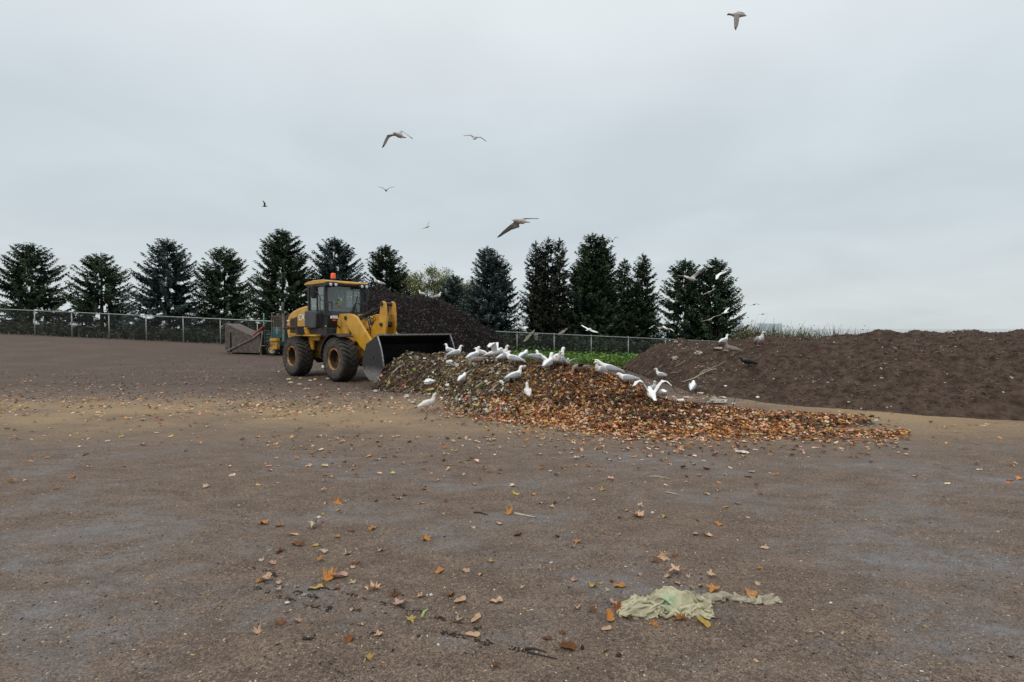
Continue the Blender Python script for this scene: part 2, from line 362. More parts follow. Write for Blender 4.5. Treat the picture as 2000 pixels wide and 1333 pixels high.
def surf(x, y): return max(gz(x, y), *(h(x, y) for h in HEAPS))
def hit(u, v, d0=2.2, d1=45.0):
    r = ray(u, v); best = None; d = d0
    while d < d1:
        p = CAMP + r * (d / r.y); g = p.z - surf(p.x, p.y)
        if g <= 0: return Vector((p.x, p.y, surf(p.x, p.y)))
        if best is None or g < best[0]: best = (g, p)
        d += 0.02 + d * 0.003
    p = best[1]; return Vector((p.x, p.y, surf(p.x, p.y)))
def snormal(x, y, e=0.06):
    return Vector((surf(x - e, y) - surf(x + e, y), surf(x, y - e) - surf(x, y + e), 2 * e)).normalized()

# ground: one sheet to the horizon
def lines(segs):
    o = []
    for a, b, st in segs:
        k = max(1, round((b - a) / st)); o += [a + (b - a) * i / k for i in range(k)]
    return o + [segs[-1][1]]
XS = lines([(-4000, -400, 600), (-400, -60, 40), (-60, -14, 3), (-14, -4, 0.2), (-4, 4, 0.04), (4, 14, 0.2), (14, 60, 3), (60, 400, 40), (400, 4000, 600)])
YS = lines([(-400, -20, 60), (-20, 1.5, 3), (1.5, 5.5, 0.035), (5.5, 9, 0.07), (9, 16, 0.2), (16, 44, 1.0), (44, 80, 3), (80, 400, 40), (400, 5000, 700)])
g = MB()
nx = len(XS)
ev = []
for y in YS:
    for x in XS:
        z = gz(x, y)
        if -14 <= x <= 14 and 1.5 <= y <= 16:
            z += 0.03 * fbm(x * 0.5, y * 0.5, 5, 3) + 0.011 * fbm(x * 4, y * 4, 1.0, 4) * (1 - sstep(9, 16, y))
            # wheel ruts in the near left
            for k, off in enumerate((0.0, 0.16, 0.30)):
                q = (x + 1.15 + off * 0.8) * 0.85 + (y - 2.9 - off) * 0.65
                z -= 0.007 * math.exp(-(q / 0.03) ** 2) * (0.5 + 0.5 * math.sin(x * 19 + k)) * (1 - sstep(4, 6, y))
        ev.append((x, y, z))
ff = [(j * nx + i, j * nx + i + 1, (j + 1) * nx + i + 1, (j + 1) * nx + i) for j in range(len(YS) - 1) for i in range(nx - 1)]
g.add(ev, ff)
go = link_mesh('ground', g.mesh('ground', M['ground'], True)); tag(go, 'bare grey brown dirt yard with damp patches painted sky grey', 'ground', kind='structure')

wb = MB(); wb.add([(-4000, 58, -2.2), (4000, 58, -2.2), (4000, 5000, -2.2), (-4000, 5000, -2.2)], [(0, 1, 2, 3)])
M['water'] = mat('lake_water', (0.10, 0.13, 0.14), (0.08, 0.10, 0.11), 0.12, scale=0.05, bump=0.05, bscale=1.2)
tag(wb.build('lake', M['water']), 'pale lake lying beyond the fence and the trees', 'lake', kind='structure')
def heap_obj(name, hf, u0, u1, y0, y1, us, ys, m, label, cat):
    mb = MB(); U = [u0 + us * i for i in range(int((u1 - u0) / us) + 1)]; Y = [y0 + ys * i for i in range(int((y1 - y0) / ys) + 1)]
    idx = {}; vs = []
    for j, y in enumerate(Y):
        for i, u in enumerate(U):
            x = y * (u - 1000) / F; z = hf(x, y)
            if z > -0.9: idx[(i, j)] = len(vs); vs.append((x, y, z if z > -0.3 + gz(x, y) else gz(x, y) - 0.3))
    fs = []
    for j in range(len(Y) - 1):
        for i in range(len(U) - 1):
            q = [(i, j), (i + 1, j), (i + 1, j + 1), (i, j + 1)]
            if all(k in idx for k in q): fs.append(tuple(idx[k] for k in q))
    mb.add(vs, fs); o = link_mesh(name, mb.mesh(name, m, True)); tag(o, label, cat); return o
pile_o = heap_obj('leaf_pile', PILE, 725, 1800, 8.2, 16.6, 5, 0.07, M['muck'], 'long low pile of orange leaves and food scraps in front of the loader bucket', 'pile')
black_o = heap_obj('compost_mound', BLACK, 598, 1032, 24, 37, 3, 0.12, M['black_soil'], 'tall black compost mound with two humps behind the loader', 'mound')
soil_o = heap_obj('soil_mound', SOIL, 1206, 2300, 8.4, 25, 6, 0.1, M['brown_soil'], 'broad brown soil mound strewn with white litter on the right', 'mound')

# ------------------------------------------------------------------ trees
def cmul(c, k): return (c[0] * k, c[1] * k, c[2] * k)
def spruce(name, base, leaders, c0, c1, seed, label, group, dens=1.0, sparse=0.0):
    rg = random.Random(seed); root = empty(name, base); tag(root, label, 'tree', group)
    tb = MB(); cb = MB(); cb.c = []
    for dx, dy, H, Rb, z0 in leaders:
        pts = [(dx * sstep(0, 0.5, t) , dy * sstep(0, 0.5, t), H * t) for t in (0, 0.15, 0.3, 0.5, 0.75, 1.0)]
        tb.tube(pts, [0.19, 0.16, 0.14, 0.1, 0.06, 0.015], 7)
        nb = int(H * 36 * dens)
        for i in range(nb):
            t = (i + rg.random()) / nb; t = t ** 1.05
            z = z0 + (H - z0) * t
            az = rg.random() * 2 * math.pi
            ln = Rb * ((1 - t) ** 0.52) * rg.uniform(0.72, 1.18) + 0.12
            if t < 0.06: ln *= rg.uniform(0.75, 1.0)
            if rg.random() < sparse: ln *= 0.5
            bx_, by_ = dx * sstep(0, 0.5, z / H), dy * sstep(0, 0.5, z / H)
            out = Vector((math.cos(az), math.sin(az), 0)); side = Vector((-math.sin(az), math.cos(az), 0))
            br = rg.uniform(0.55, 1.25); q_ = rg.random(); cc = [c0[k] + (c1[k] - c0[k]) * q_ for k in range(3)]
            rise = 0.55 * t - 0.28; ns = max(3, int(ln / 0.115))
            for k in range(1, ns + 1):
                f = k / ns
                if f < 0.22 and ln > 0.8: continue
                p = Vector((bx_, by_, z)) + out * (ln * f) + Vector((0, 0, ln * (rise * f - 0.18 * math.sin(f * math.pi) + 0.10 * f * f)))
                for q in range(7):
                    sgn = (-1, 1, -1, 1, -1, 1, 1)[q]
                    a = rg.uniform(0.25, 1.15)
                    dr = (out * math.cos(a) + side * sgn * math.sin(a) + Vector((0, 0, rg.uniform(-0.55, 0.28)))).normalized()
                    if q in (3, 6) and rg.random() < 0.6: dr = (dr * 0.4 + Vector((0, 0, -1))).normalized()
                    L_ = rg.uniform(0.22, 0.46) * (1.15 - 0.4 * f) * min(1.0, 0.55 + ln * 0.4); W = L_ * rg.uniform(0.13, 0.21)
                    wv = dr.cross(Vector((rg.gauss(0, 0.5), rg.gauss(0, 0.5), 1))).normalized() * W
                    m_ = p + dr * L_ * 0.45
                    n0 = len(cb.v); cb.v += [tuple(p), tuple(m_ + wv), tuple(p + dr * L_), tuple(m_ - wv)]; cb.f.append((n0, n0 + 1, n0 + 2, n0 + 3)); cb.m.append(0)
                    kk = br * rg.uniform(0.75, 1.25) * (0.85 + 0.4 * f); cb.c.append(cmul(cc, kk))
        for q in range(10):      # leader tip
            dr = Vector((rg.gauss(0, 0.25), rg.gauss(0, 0.25), 1)).normalized(); p = Vector((dx, dy, H - 0.25 + q * 0.03)); wv = dr.cross(Vector((rg.random(), 1, 0))).normalized() * 0.035
            n0 = len(cb.v); cb.v += [tuple(p), tuple(p + dr * 0.12 + wv), tuple(p + dr * 0.34), tuple(p + dr * 0.12 - wv)]; cb.f.append((n0, n0 + 1, n0 + 2, n0 + 3)); cb.m.append(0); cb.c.append(cmul(c1, 1.1))
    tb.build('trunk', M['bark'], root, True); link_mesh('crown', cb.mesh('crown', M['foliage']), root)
    return root
G_DK, G_DK2 = (0.022, 0.040, 0.023), (0.085, 0.125, 0.066)
G_BL, G_BL2 = (0.028, 0.048, 0.042), (0.100, 0.145, 0.135)
def tree_at(u, d): x = (u - 1000) / F * d; return (x, d, gz(x, d))
def lead(u0, d, base, u, v, halfpx, z0=0.3, dy=0.0):
    x = (u - u0) / F * d; top = at(u, v, d).z - base[2]; return (x, dy, top, 1.2 * halfpx * d / F, z0)
TG = 'spruces in a row behind the fence'
def T(u, d, leads, c, seed, label, dens=1.0, z0=0.05, sparse=0.0):
    b = tree_at(u, d); ls = [lead(u, d, b, *q[:3], z0, q[3] if len(q) > 3 else 0.0) for q in leads]
    return spruce('spruce_tree', b, ls, c[0], c[1], seed, label, TG, dens, sparse)
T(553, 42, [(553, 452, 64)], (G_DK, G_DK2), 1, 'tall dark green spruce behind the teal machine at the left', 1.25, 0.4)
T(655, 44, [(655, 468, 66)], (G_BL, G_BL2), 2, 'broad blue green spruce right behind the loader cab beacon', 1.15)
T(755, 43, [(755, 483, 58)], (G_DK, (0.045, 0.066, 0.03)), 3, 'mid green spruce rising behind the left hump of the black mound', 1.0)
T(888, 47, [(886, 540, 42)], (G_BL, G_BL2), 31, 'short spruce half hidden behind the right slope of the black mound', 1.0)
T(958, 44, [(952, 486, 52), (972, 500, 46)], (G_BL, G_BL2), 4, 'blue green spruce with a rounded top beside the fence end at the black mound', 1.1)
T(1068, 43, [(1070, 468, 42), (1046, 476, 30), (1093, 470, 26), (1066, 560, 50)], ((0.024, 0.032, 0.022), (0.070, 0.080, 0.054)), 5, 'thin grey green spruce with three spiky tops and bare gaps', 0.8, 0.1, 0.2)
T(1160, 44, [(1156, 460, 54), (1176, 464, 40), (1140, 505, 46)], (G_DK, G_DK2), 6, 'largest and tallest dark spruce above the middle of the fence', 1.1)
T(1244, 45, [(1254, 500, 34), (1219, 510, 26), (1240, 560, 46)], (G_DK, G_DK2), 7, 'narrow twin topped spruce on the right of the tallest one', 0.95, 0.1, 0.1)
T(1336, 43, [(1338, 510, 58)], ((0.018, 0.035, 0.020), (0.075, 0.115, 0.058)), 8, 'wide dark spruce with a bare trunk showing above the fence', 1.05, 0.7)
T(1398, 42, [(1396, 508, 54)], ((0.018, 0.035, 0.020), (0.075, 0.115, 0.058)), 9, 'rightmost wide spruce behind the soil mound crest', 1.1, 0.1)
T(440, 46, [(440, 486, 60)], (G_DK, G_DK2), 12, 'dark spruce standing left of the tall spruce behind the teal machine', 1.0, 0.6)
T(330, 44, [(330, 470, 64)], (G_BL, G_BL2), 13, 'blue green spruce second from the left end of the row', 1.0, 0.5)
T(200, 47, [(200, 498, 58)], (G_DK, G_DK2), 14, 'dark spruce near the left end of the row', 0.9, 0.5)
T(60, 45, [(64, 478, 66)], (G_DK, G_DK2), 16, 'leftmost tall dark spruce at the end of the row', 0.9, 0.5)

def broadleaf(base, H, Rx, seed, label, c0, c1):
    rg = random.Random(seed); root = empty('broadleaf_tree', base); tag(root, label, 'tree', 'autumn trees behind the black mound')
    tb = MB(); tb.tube([(0, 0, 0), (0.05, 0, H * 0.3), (0.0, 0.1, H * 0.6)], [0.16, 0.12, 0.06], 7)
    cb = MB(); cb.c = []
    for i in range(70):
        az = rg.random() * 6.283; el = rg.uniform(-0.2, 1.3); rr = rg.uniform(0.55, 1.0)
        c = Vector((math.cos(az) * math.cos(el) * Rx * rr, math.sin(az) * math.cos(el) * Rx * rr, H * 0.58 + math.sin(el) * H * 0.42 * rr))
        tb.tube([(0, 0, H * rg.uniform(0.3, 0.55)), tuple(c * 0.6 + Vector((0, 0, H * 0.18))), tuple(c)], [0.045, 0.03, 0.01], 5)
        cr_ = rg.uniform(0.30, 0.62); q_ = rg.random(); cc = [c0[k] + (c1[k] - c0[k]) * q_ for k in range(3)]
        for _ in range(int(110 * cr_ / 0.5)):
            p = c + Vector((rg.gauss(0, 1), rg.gauss(0, 1), rg.gauss(0, 0.8))) * cr_ * 0.55
            d = Vector((rg.gauss(0, 1), rg.gauss(0, 1), rg.gauss(-0.3, 0.7))).normalized(); wv = d.cross(Vector((rg.gauss(0, 1), rg.gauss(0, 1), rg.gauss(0, 1)))).normalized() * 0.045
            n0 = len(cb.v); cb.v += [tuple(p), tuple(p + d * 0.07 + wv), tuple(p + d * 0.15), tuple(p + d * 0.07 - wv)]; cb.f.append((n0, n0 + 1, n0 + 2, n0 + 3)); cb.m.append(0)
            cb.c.append(cmul(cc, rg.uniform(0.7, 1.3)))
    tb.build('trunk', M['bark'], root, True); link_mesh('crown', cb.mesh('crown', M['grass']), root)
Y0, Y1 = (0.09, 0.11, 0.03), (0.24, 0.24, 0.07)
for (u, v, d, rx, sd, lb) in ((800, 526, 50, 2.3, 1, 'yellow green autumn tree peeping out right of the mid green spruce'),
                              (856, 524, 51, 2.7, 2, 'yellowing autumn tree between the two humps and the short spruce'),
                              (905, 546, 52, 2.0, 3, 'small yellow autumn tree left of the rounded blue green spruce')):
    b = tree_at(u, d); broadleaf(b, at(u, v, d).z - b[2], rx, sd, lb, Y0, Y1)

# ------------------------------------------------------------------ weeds (uncountable)
def leafbed(name, pts, c0, c1, hmin, hmax, size, seed, label, cat, blades=0.4, per=3):
    rg = random.Random(seed); cb = MB(); cb.c = []
    for (x, y, z) in pts:
        hh = rg.uniform(hmin, hmax); q_ = rg.random(); cc = [c0[k] + (c1[k] - c0[k]) * q_ for k in range(3)]
        for q in range(per):
            if rg.random() < blades:
                p = Vector((x, y, z)); d = Vector((rg.gauss(0, 0.3), rg.gauss(0, 0.3), 1)) * hh * rg.uniform(0.6, 1.1); wv = Vector((rg.uniform(-1, 1), rg.uniform(-1, 1), 0)).normalized() * size * 0.16
                vs = [p - wv, p + wv, p + d * 0.6 + wv * 0.8, p + d]
            else:
                p = Vector((x + rg.gauss(0, size), y + rg.gauss(0, size), z + hh * rg.uniform(0.3, 1.0))); a = rg.random() * 6.283
                d = Vector((math.cos(a), math.sin(a), rg.uniform(-0.4, 0.6))) * size * rg.uniform(0.7, 1.3); wv = d.cross(Vector((rg.gauss(0, 0.5), rg.gauss(0, 0.5), 1))).normalized() * size * 0.38
                vs = [p, p + d * 0.5 + wv, p + d, p + d * 0.5 - wv]
            n0 = len(cb.v); cb.v += [tuple(k) for k in vs]; cb.f.append((n0, n0 + 1, n0 + 2, n0 + 3)); cb.m.append(0); cb.c.append(cmul(cc, rg.uniform(0.7, 1.3)))
    o = link_mesh(name, cb.mesh(name, M['grass'])); tag(o, label, cat, kind='stuff'); return o
rg = random.Random(15); pts = [(x, y, gz(x, y)) for x, y in [(rg.uniform(-5, 19), 35.3 - abs(rg.gauss(0, 0.5))) for _ in range(1500)]]
leafbed('weed_fringe', pts, (0.032, 0.060, 0.016), (0.080, 0.140, 0.032), 0.3, 1.05, 0.2, 16, 'darker green weeds climbing the foot of the fence', 'weeds', 0.45)
rg = random.Random(5); pts = []
while len(pts) < 6500:
    y = rg.uniform(25.2, 35.6); x = rg.uniform(-4, 13.5 + (y - 25) * 0.5)
    if y < 25.6 + 0.9 * fbm(x * 0.6, 2, 0, 3) + 0.10 * abs(x - 4): continue
    pts.append((x, y, gz(x, y)))
leafbed('weed_strip', pts, (0.060, 0.115, 0.022), (0.16, 0.285, 0.045), 0.25, 0.75, 0.17, 6, 'bright green weeds growing along the foot of the fence', 'weeds')
pts = []
while len(pts) < 7500:
    x = rg.uniform(-6, 19); y = rg.uniform(36.8, 40.5); pts.append((x, y, gz(x, y)))
leafbed('undergrowth', pts, (0.014, 0.020, 0.011), (0.040, 0.050, 0.026), 0.5, 1.75, 0.28, 8, 'dark tangled undergrowth behind the chain link fence', 'undergrowth', 0.35)  # dark leaf colour stands in for shade under shrubs and trees
pts = []
while len(pts) < 1500:
    x = rg.uniform(-46, -14); y = rg.uniform(36.8, 40.0); pts.append((x, y, gz(x, y)))
leafbed('undergrowth', pts, (0.014, 0.020, 0.011), (0.045, 0.050, 0.028), 0.3, 1.3, 0.25, 9, 'dark undergrowth behind the fence on the far left', 'undergrowth', 0.5)
pts = []
while len(pts) < 2600:
    u = rg.uniform(1425, 1800); y = rg.uniform(17.8, 22.5); x = y * (u - 1000) / F
    if rg.random() > sstep(1425, 1450, u): continue
    pts.append((x, y, max(surf(x, y), gz(x, y)) - 0.05))
leafbed('tall_weeds', pts, (0.055, 0.062, 0.020), (0.13, 0.125, 0.05), 0.35, 0.85, 0.07, 10, 'tall olive brown weeds growing behind the soil mound crest', 'weeds', 0.75)

# ------------------------------------------------------------------ chain link fence
FY = 36.0
def ftop(x): return 1.48 - 0.0452 * (x + 0.9)
fr = empty('chain_link_fence', (0, FY, 0)); tag(fr, 'long galvanised chain link fence in front of the spruces', 'fence')
X0, X1 = 0.36 - 2.61 * 20, 0.36 + 2.61 * 9
mb = MB(); mb.tube([(X0, 0, ftop(X0)), (X1, 0, ftop(X1))], 0.030, 8); mb.build('top_rail', M['galv'], fr, True)
for k in range(-20, 10):
    x = 0.36 + 2.61 * k; mb = MB(); mb.tube([(x, 0.035, gz(x, FY) - 0.3), (x, 0.035, ftop(x) + 0.02)], 0.034, 8)
    mb.lathe([(ftop(x) + 0.02, 0.045), (ftop(x) + 0.05, 0.04), (ftop(x) + 0.075, 0.0)], 8, (x, 0.035, 0), 'z'); mb.build('post', M['galv'], fr, True)
mb = MB(); Hh = 1.78; stp = 0.085
x = X0
def wire(a, b, y):
    d = Vector(b) - Vector(a); nrm = Vector((-d.z, 0, d.x)).normalized() * 0.0022
    A, B = Vector((a[0], y, a[2])), Vector((b[0], y, b[2]))
    mb.add([A - nrm, A + nrm, B + nrm, B - nrm], [(0, 1, 2, 3)]); 
while x < X1 - 0.01:
    for sg, yy in ((1, -0.034), (-1, -0.038)):
        xe = min(X1, max(X0, x + sg * Hh)); fh = abs(xe - x)
        wire((x, 0, ftop(x) - 0.03), (xe, 0, ftop(xe) - 0.03 - fh), yy)
    x += stp
mb.build('wire_mesh', M['wire'], fr)

# pail hanging on the fence and film caught in it
p = at(1047, 653, FY - 0.2); r_ = empty('plastic_pail', (p.x, p.y, p.z - 0.42)); tag(r_, 'white plastic pail hanging on the chain link fence', 'pail')
mb = MB(); mb.lathe([(0.0, 0.0), (0.0, 0.125), (0.40, 0.15), (0.40, 0.158), (0.42, 0.158), (0.42, 0.14), (0.03, 0.118), (0.03, 0)], 20, (0, 0, 0), 'z'); mb.build('pail_body', M['white'], r_, True)
mb = MB(); mb.tube([(0.15 * math.cos(a), 0, 0.41 + 0.10 * math.sin(a)) for a in [math.pi * i / 8 for i in range(9)]], 0.005, 5); mb.build('handle', M['galv'], r_, True)

def sheet_mesh(name, nx_, ny_, fn, m, thick=0.004):
    mb = MB(); vs = [fn(i / (nx_ - 1), j / (ny_ - 1)) for j in range(ny_) for i in range(nx_)]
    mb.add(vs, [(j * nx_ + i, j * nx_ + i + 1, (j + 1) * nx_ + i + 1, (j + 1) * nx_ + i) for j in range(ny_ - 1) for i in range(nx_ - 1)])
    o = link_mesh(name, mb.mesh(name, m, True)); s = o.modifiers.new('thickness', 'SOLIDIFY'); s.thickness = thick; return o
for (u0, v0, u1, v1, lb, sd) in ((1023, 668, 1044, 645, 'dirty pale plastic sheet snagged on the fence left of the white pail', 3), (1090, 655, 1108, 642, 'small torn tan plastic sheet snagged on the fence top rail', 7)):
    A = at(u0, v0, FY - 0.1); B = at(u1, v1, FY - 0.1); O = (A + B) / 2; dv_ = B - A; nv = Vector((-dv_.z, 0, dv_.x)).normalized()
    def fn(s, t, A=A - O, dv_=dv_, nv=nv, sd=sd):
        wd = 0.20 * (0.4 + 0.6 * math.sin(math.pi * min(1, s + 0.1))) * (1 + 0.8 * fbm(s * 5, t * 2, sd))
        return A + dv_ * s + nv * (t - 0.5) * wd + Vector((0, -0.03 - 0.06 * fbm(s * 6, t * 6, sd + 1), 0))
    o = sheet_mesh('plastic_sheet', 16, 8, fn, M['film']); o.location = O; tag(o, lb, 'plastic sheet')

# distant towers, air haze put into their pale colour
M['tower'] = mat('haze_tinted_tower', (0.66, 0.73, 0.78), (0.60, 0.67, 0.73), 0.3)
M['tower_win'] = mat('haze_tinted_window', (0.50, 0.58, 0.64), None, 0.2)
for (ul, ur, vt, lb) in ((1436, 1452, 632, 'pale distant tower beside the rightmost spruce'), (1485, 1528, 632, 'pale distant tower behind the right end of the tall weeds')):
    d = 1500; a = at(ul, vt, d); b = at(ur, vt, d); root = empty('tower', ((a.x + b.x) / 2, d, 0)); tag(root, lb, 'tower'); hw = (b.x - a.x) / 2; H = a.z
    mb = MB(); mb.bx(-hw, hw, 0, 22, -2, H); mb.build('wall', M['tower'], root)
    mb = MB(); mb.bx(-hw * 0.5, hw * 0.4, 4, 14, H, H + 1.2); mb.build('roof', M['tower'], root)
    for k in range(5):
        mb = MB(); z = 2 + k * (H - 3) / 5; mb.bx(-hw * 0.92, hw * 0.92, -0.2, 0.1, z, z + 1.3); mb.build('window', M['tower_win'], root)

# ------------------------------------------------------------------ wheel loader
LO = Vector((-5.98, 18.15, 0.0)); LYAW = R(-41.5)
ld = empty('wheel_loader', LO, LYAW); tag(ld, 'muddy yellow wheel loader with black cab and wide black bucket', 'loader')
LM = Matrix.Translation(LO) @ Matrix.Rotation(LYAW, 4, 'Z'); LI = LM.inverted()
def lpx(u, v, y):     # photo pixel -> local point on the plane y of the loader
    o = LI @ CAMP; d = LI.to_3x3() @ ray(u, v); t = (y - o.y) / d.y; return o + d * t
def zp(pts, y): return [(lambda q: (q.x, q.z))(lpx(500 + a / 4.9375, 500 + b / 4.9375, y)) for a, b in pts]
def lb(name, m, fn, parent=ld, smooth=False, bevel=0.0):
    mb = MB(); fn(mb); return mb.build(name, m, parent, smooth, bevel)
hoodp = [(-2.86, 1.30), (-2.95, 1.55), (-2.96, 1.90), (-2.90, 2.09), (-2.74, 2.24), (-2.45, 2.36), (-2.05, 2.45), (-1.6, 2.51), (-1.12, 2.53), (-1.12, 1.50), (-1.5, 1.50), (-2.2, 1.46), (-2.5, 1.30)]
hood = lb('hood', M['yellow'], lambda b: b.prism(hoodp, -0.66, 0.66), bevel=0.07)
gr = lb('side_grille', M['yellow_dirty'], lambda b: b.prism([(-2.66, 1.53), (-2.66, 1.97), (-2.58, 2.03), (-2.08, 2.15), (-2.08, 1.53)], -0.668, -0.60))
def slats(b):
    for k in range(11): b.bx(-2.63, -2.11, -0.676, -0.664, 1.56 + k * 0.05, 1.585 + k * 0.05)
M['grille'] = mat('brown_grille', (0.075, 0.045, 0.02), (0.035, 0.022, 0.012), 0.7)
gr.data.materials[0] = M['grille']; lb('grille_slats', M['grille'], slats, gr)
lb('decal', M['white'], lambda b: b.bx(-2.92, -2.74, -0.6685, -0.66, 1.98, 2.02), hood); lb('decal', M['white'], lambda b: b.bx(-2.93, -2.78, -0.6685, -0.66, 1.83, 1.85), hood)
lb('decal', M['black'], lambda b: b.bx(-2.93, -2.78, -0.6685, -0.66, 1.79, 1.825), hood)
# brand lettering on the hood
def text_mesh(body, size, off, ext, m, name, parent, loc, rot):
    cu = bpy.data.curves.new('lettering', 'FONT'); cu.body = body; cu.size = size; cu.offset = off; cu.extrude = ext; cu.space_character = 0.92
    t = bpy.data.objects.new('lettering', cu); COL.objects.link(t)
    me = bpy.data.meshes.new_from_object(t.evaluated_get(bpy.context.evaluated_depsgraph_get())); bpy.data.objects.remove(t)
    me.materials.clear(); me.materials.append(m); o = link_mesh(name, me, parent); o.location = loc; o.rotation_euler = rot; return o
em = text_mesh('CAT', 0.34, 0.022, 0.002, M['black'], 'emblem', hood, (-1.97, -0.662, 2.0), (R(90), 0, 0))
text_mesh('CAT', 0.34, 0.010, 0.004, M['white'], 'letters', em, (0.0, 0.0, 0.001), (0, 0, 0))
lb('triangle', M['yellow'], lambda b: b.prism([(-1.775, 2.0), (-1.695, 2.08), (-1.615, 2.0)], -0.6705, -0.667), hood)
# cab
cab = lb('cab', M['black'], lambda b: b.prism([(-1.10, 1.48), (-1.10, 2.36), (0.10, 2.30), (0.16, 2.14), (0.10, 1.48)], -0.70, 0.70), bevel=0.02)
def pil(b):
    for s in (-1, 1):
        for x0, x1, z0 in ((-1.12, -1.02, 2.3), (0.02, 0.13, 2.14)): b.bx(x0, x1, s * 0.70 - 0.05, s * 0.70 + 0.05, z0, 3.24)
        b.bx(-0.52, -0.46, s * 0.70 - 0.03, s * 0.70 + 0.03, 2.3, 3.24)
        b.bx(-1.12, 0.13, s * 0.70 - 0.045, s * 0.70 + 0.045, 3.14, 3.24)
    b.bx(0.03, 0.125, -0.65, 0.65, 3.16, 3.25); b.bx(-1.115, -1.03, -0.65, 0.65, 3.14, 3.25); b.bx(-1.115, -1.03, -0.65, 0.65, 2.3, 2.42)
lb('cab_frame', M['black'], pil, bevel=0.015)
ws = lb('windshield', M['glass'], lambda b: b.bx(0.085, 0.10, -0.645, 0.645, 2.18, 3.16))
lb('wiper', M['black'], lambda b: (b.tube([(0.125, 0.30, 2.2), (0.125, 0.45, 2.62)], 0.012, 5), b.tube([(0.125, 0.36, 2.25), (0.125, 0.50, 2.85)], 0.014, 5), b.tube([(0.12, 0.22, 2.2), (0.125, 0.43, 2.6)], 0.01, 5)), ws)
for s in (-1, 1):
    for x0, x1 in ((-1.02, -0.52), (-0.46, 0.02)): lb('side_window', M['glass'], lambda b: b.bx(x0, x1, s * 0.70 - 0.006, s * 0.70 + 0.006, 2.34, 3.14))
lb('rear_window', M['glass'], lambda b: b.bx(-1.085, -1.075, -0.65, 0.65, 2.42, 3.14))
roofp = [(-1.24, 3.24), (-1.26, 3.29), (-1.10, 3.345), (-0.6, 3.38), (0.0, 3.375), (0.33, 3.33), (0.36, 3.27), (0.33, 3.24)]
roof = lb('roof', M['yellow'], lambda b: b.prism(roofp, -0.80, 0.80), bevel=0.05)
lb('roof_underside', M['black'], lambda b: b.bx(-1.18, 0.30, -0.76, 0.76, 3.19, 3.245), roof)
for s in (-1, 1):
    lb('lamp_housing', M['black'], lambda b: b.box((0.28, s * 0.60, 3.215), (0.20, 0.42, 0.17)), roof, bevel=0.04)
    for k in (-0.10, 0.09):
        hl = lb('roof_lamp', M['black'], lambda b: b.lathe([(0, 0.0), (0, 0.075), (0.06, 0.082), (0.075, 0.07), (0.07, 0.0)], 16, (0.0, 0, 0), 'z')); hl.rotation_euler = (0, R(90), 0); hl.location = (0.36, s * 0.60 + k, 3.19)
        lb('lens', M['lamp'], lambda b: b.lathe([(0.0, 0.06), (0.012, 0.05), (0.02, 0.0)], 14, (0, 0, 0.066), 'z'), hl, True)
bc = lb('beacon', M['black'], lambda b: b.lathe([(3.35, 0.0), (3.35, 0.075), (3.44, 0.075), (3.44, 0.0)], 16, (-0.02, -0.36, 0), 'z'), smooth=False)
lb('beacon_lens', M['beacon'], lambda b: b.lathe([(3.44, 0.085), (3.60, 0.080), (3.625, 0.065), (3.63, 0.0)], 20, (-0.02, -0.36, 0), 'z'), bc, True)
# interior
M['seat'] = mat('grey_seat_fabric', (0.06, 0.062, 0.065), None, 0.8)
lb('seat', M['seat'], lambda b: (b.box((-0.62, 0.05, 2.42), (0.48, 0.5, 0.12)), b.box((-0.86, 0.05, 2.75), (0.12, 0.46, 0.6)), b.box((-0.88, 0.05, 3.08), (0.10, 0.26, 0.14))), bevel=0.04)
sw = lb('steering_wheel', M['black'], lambda b: b.tube([(-0.22 + 0.07 * math.sin(a), 0.0 + 0.19 * math.cos(a), 2.62 + 0.16 * math.sin(a)) for a in [2 * math.pi * i / 20 for i in range(21)]], 0.014, 6), smooth=True)
lb('steering_column', M['black'], lambda b: b.tube([(-0.02, 0, 2.3), (-0.22, 0, 2.62)], 0.03, 6))
lb('dashboard', M['grey'], lambda b: b.prism([(0.06, 2.2), (-0.30, 2.2), (-0.26, 2.34), (0.06, 2.36)], -0.62, 0.62))
lb('sun_visor', M['grey'], lambda b: b.bx(-0.3, -0.02, -0.62, 0.62, 3.06, 3.10))
# side boxes, steps, fenders
lb('tool_box', M['grey'], lambda b: b.prism([(-1.06, 1.80), (-1.06, 2.28), (-1.0, 2.33), (-0.30, 2.29), (-0.22, 2.22), (-0.27, 1.72), (-0.8, 1.70)], -0.90, -0.66), bevel=0.03)
lb('tool_box', M['grey'], lambda b: b.prism([(-1.06, 1.80), (-1.06, 2.28), (-1.0, 2.33), (-0.30, 2.29), (-0.22, 2.22), (-0.27, 1.72), (-0.8, 1.70)], 0.66, 0.90), bevel=0.03)
lb('underbody', M['black'], lambda b: b.prism([(-0.98, 1.44), (-0.95, 1.72), (0.22, 1.72), (0.30, 1.44)], -0.80, 0.80), bevel=0.02)
def fend(b, cx, a0, a1, y0, y1, r0, r1, n=10):
    ring = [(cx + r * math.cos(a), 0.71 + r * math.sin(a)) for r, seq in ((r0, range(n + 1)), (r1, range(n, -1, -1))) for a in [R(a0 + (a1 - a0) * i / n) for i in seq]]
    b.prism(ring, y0, y1)
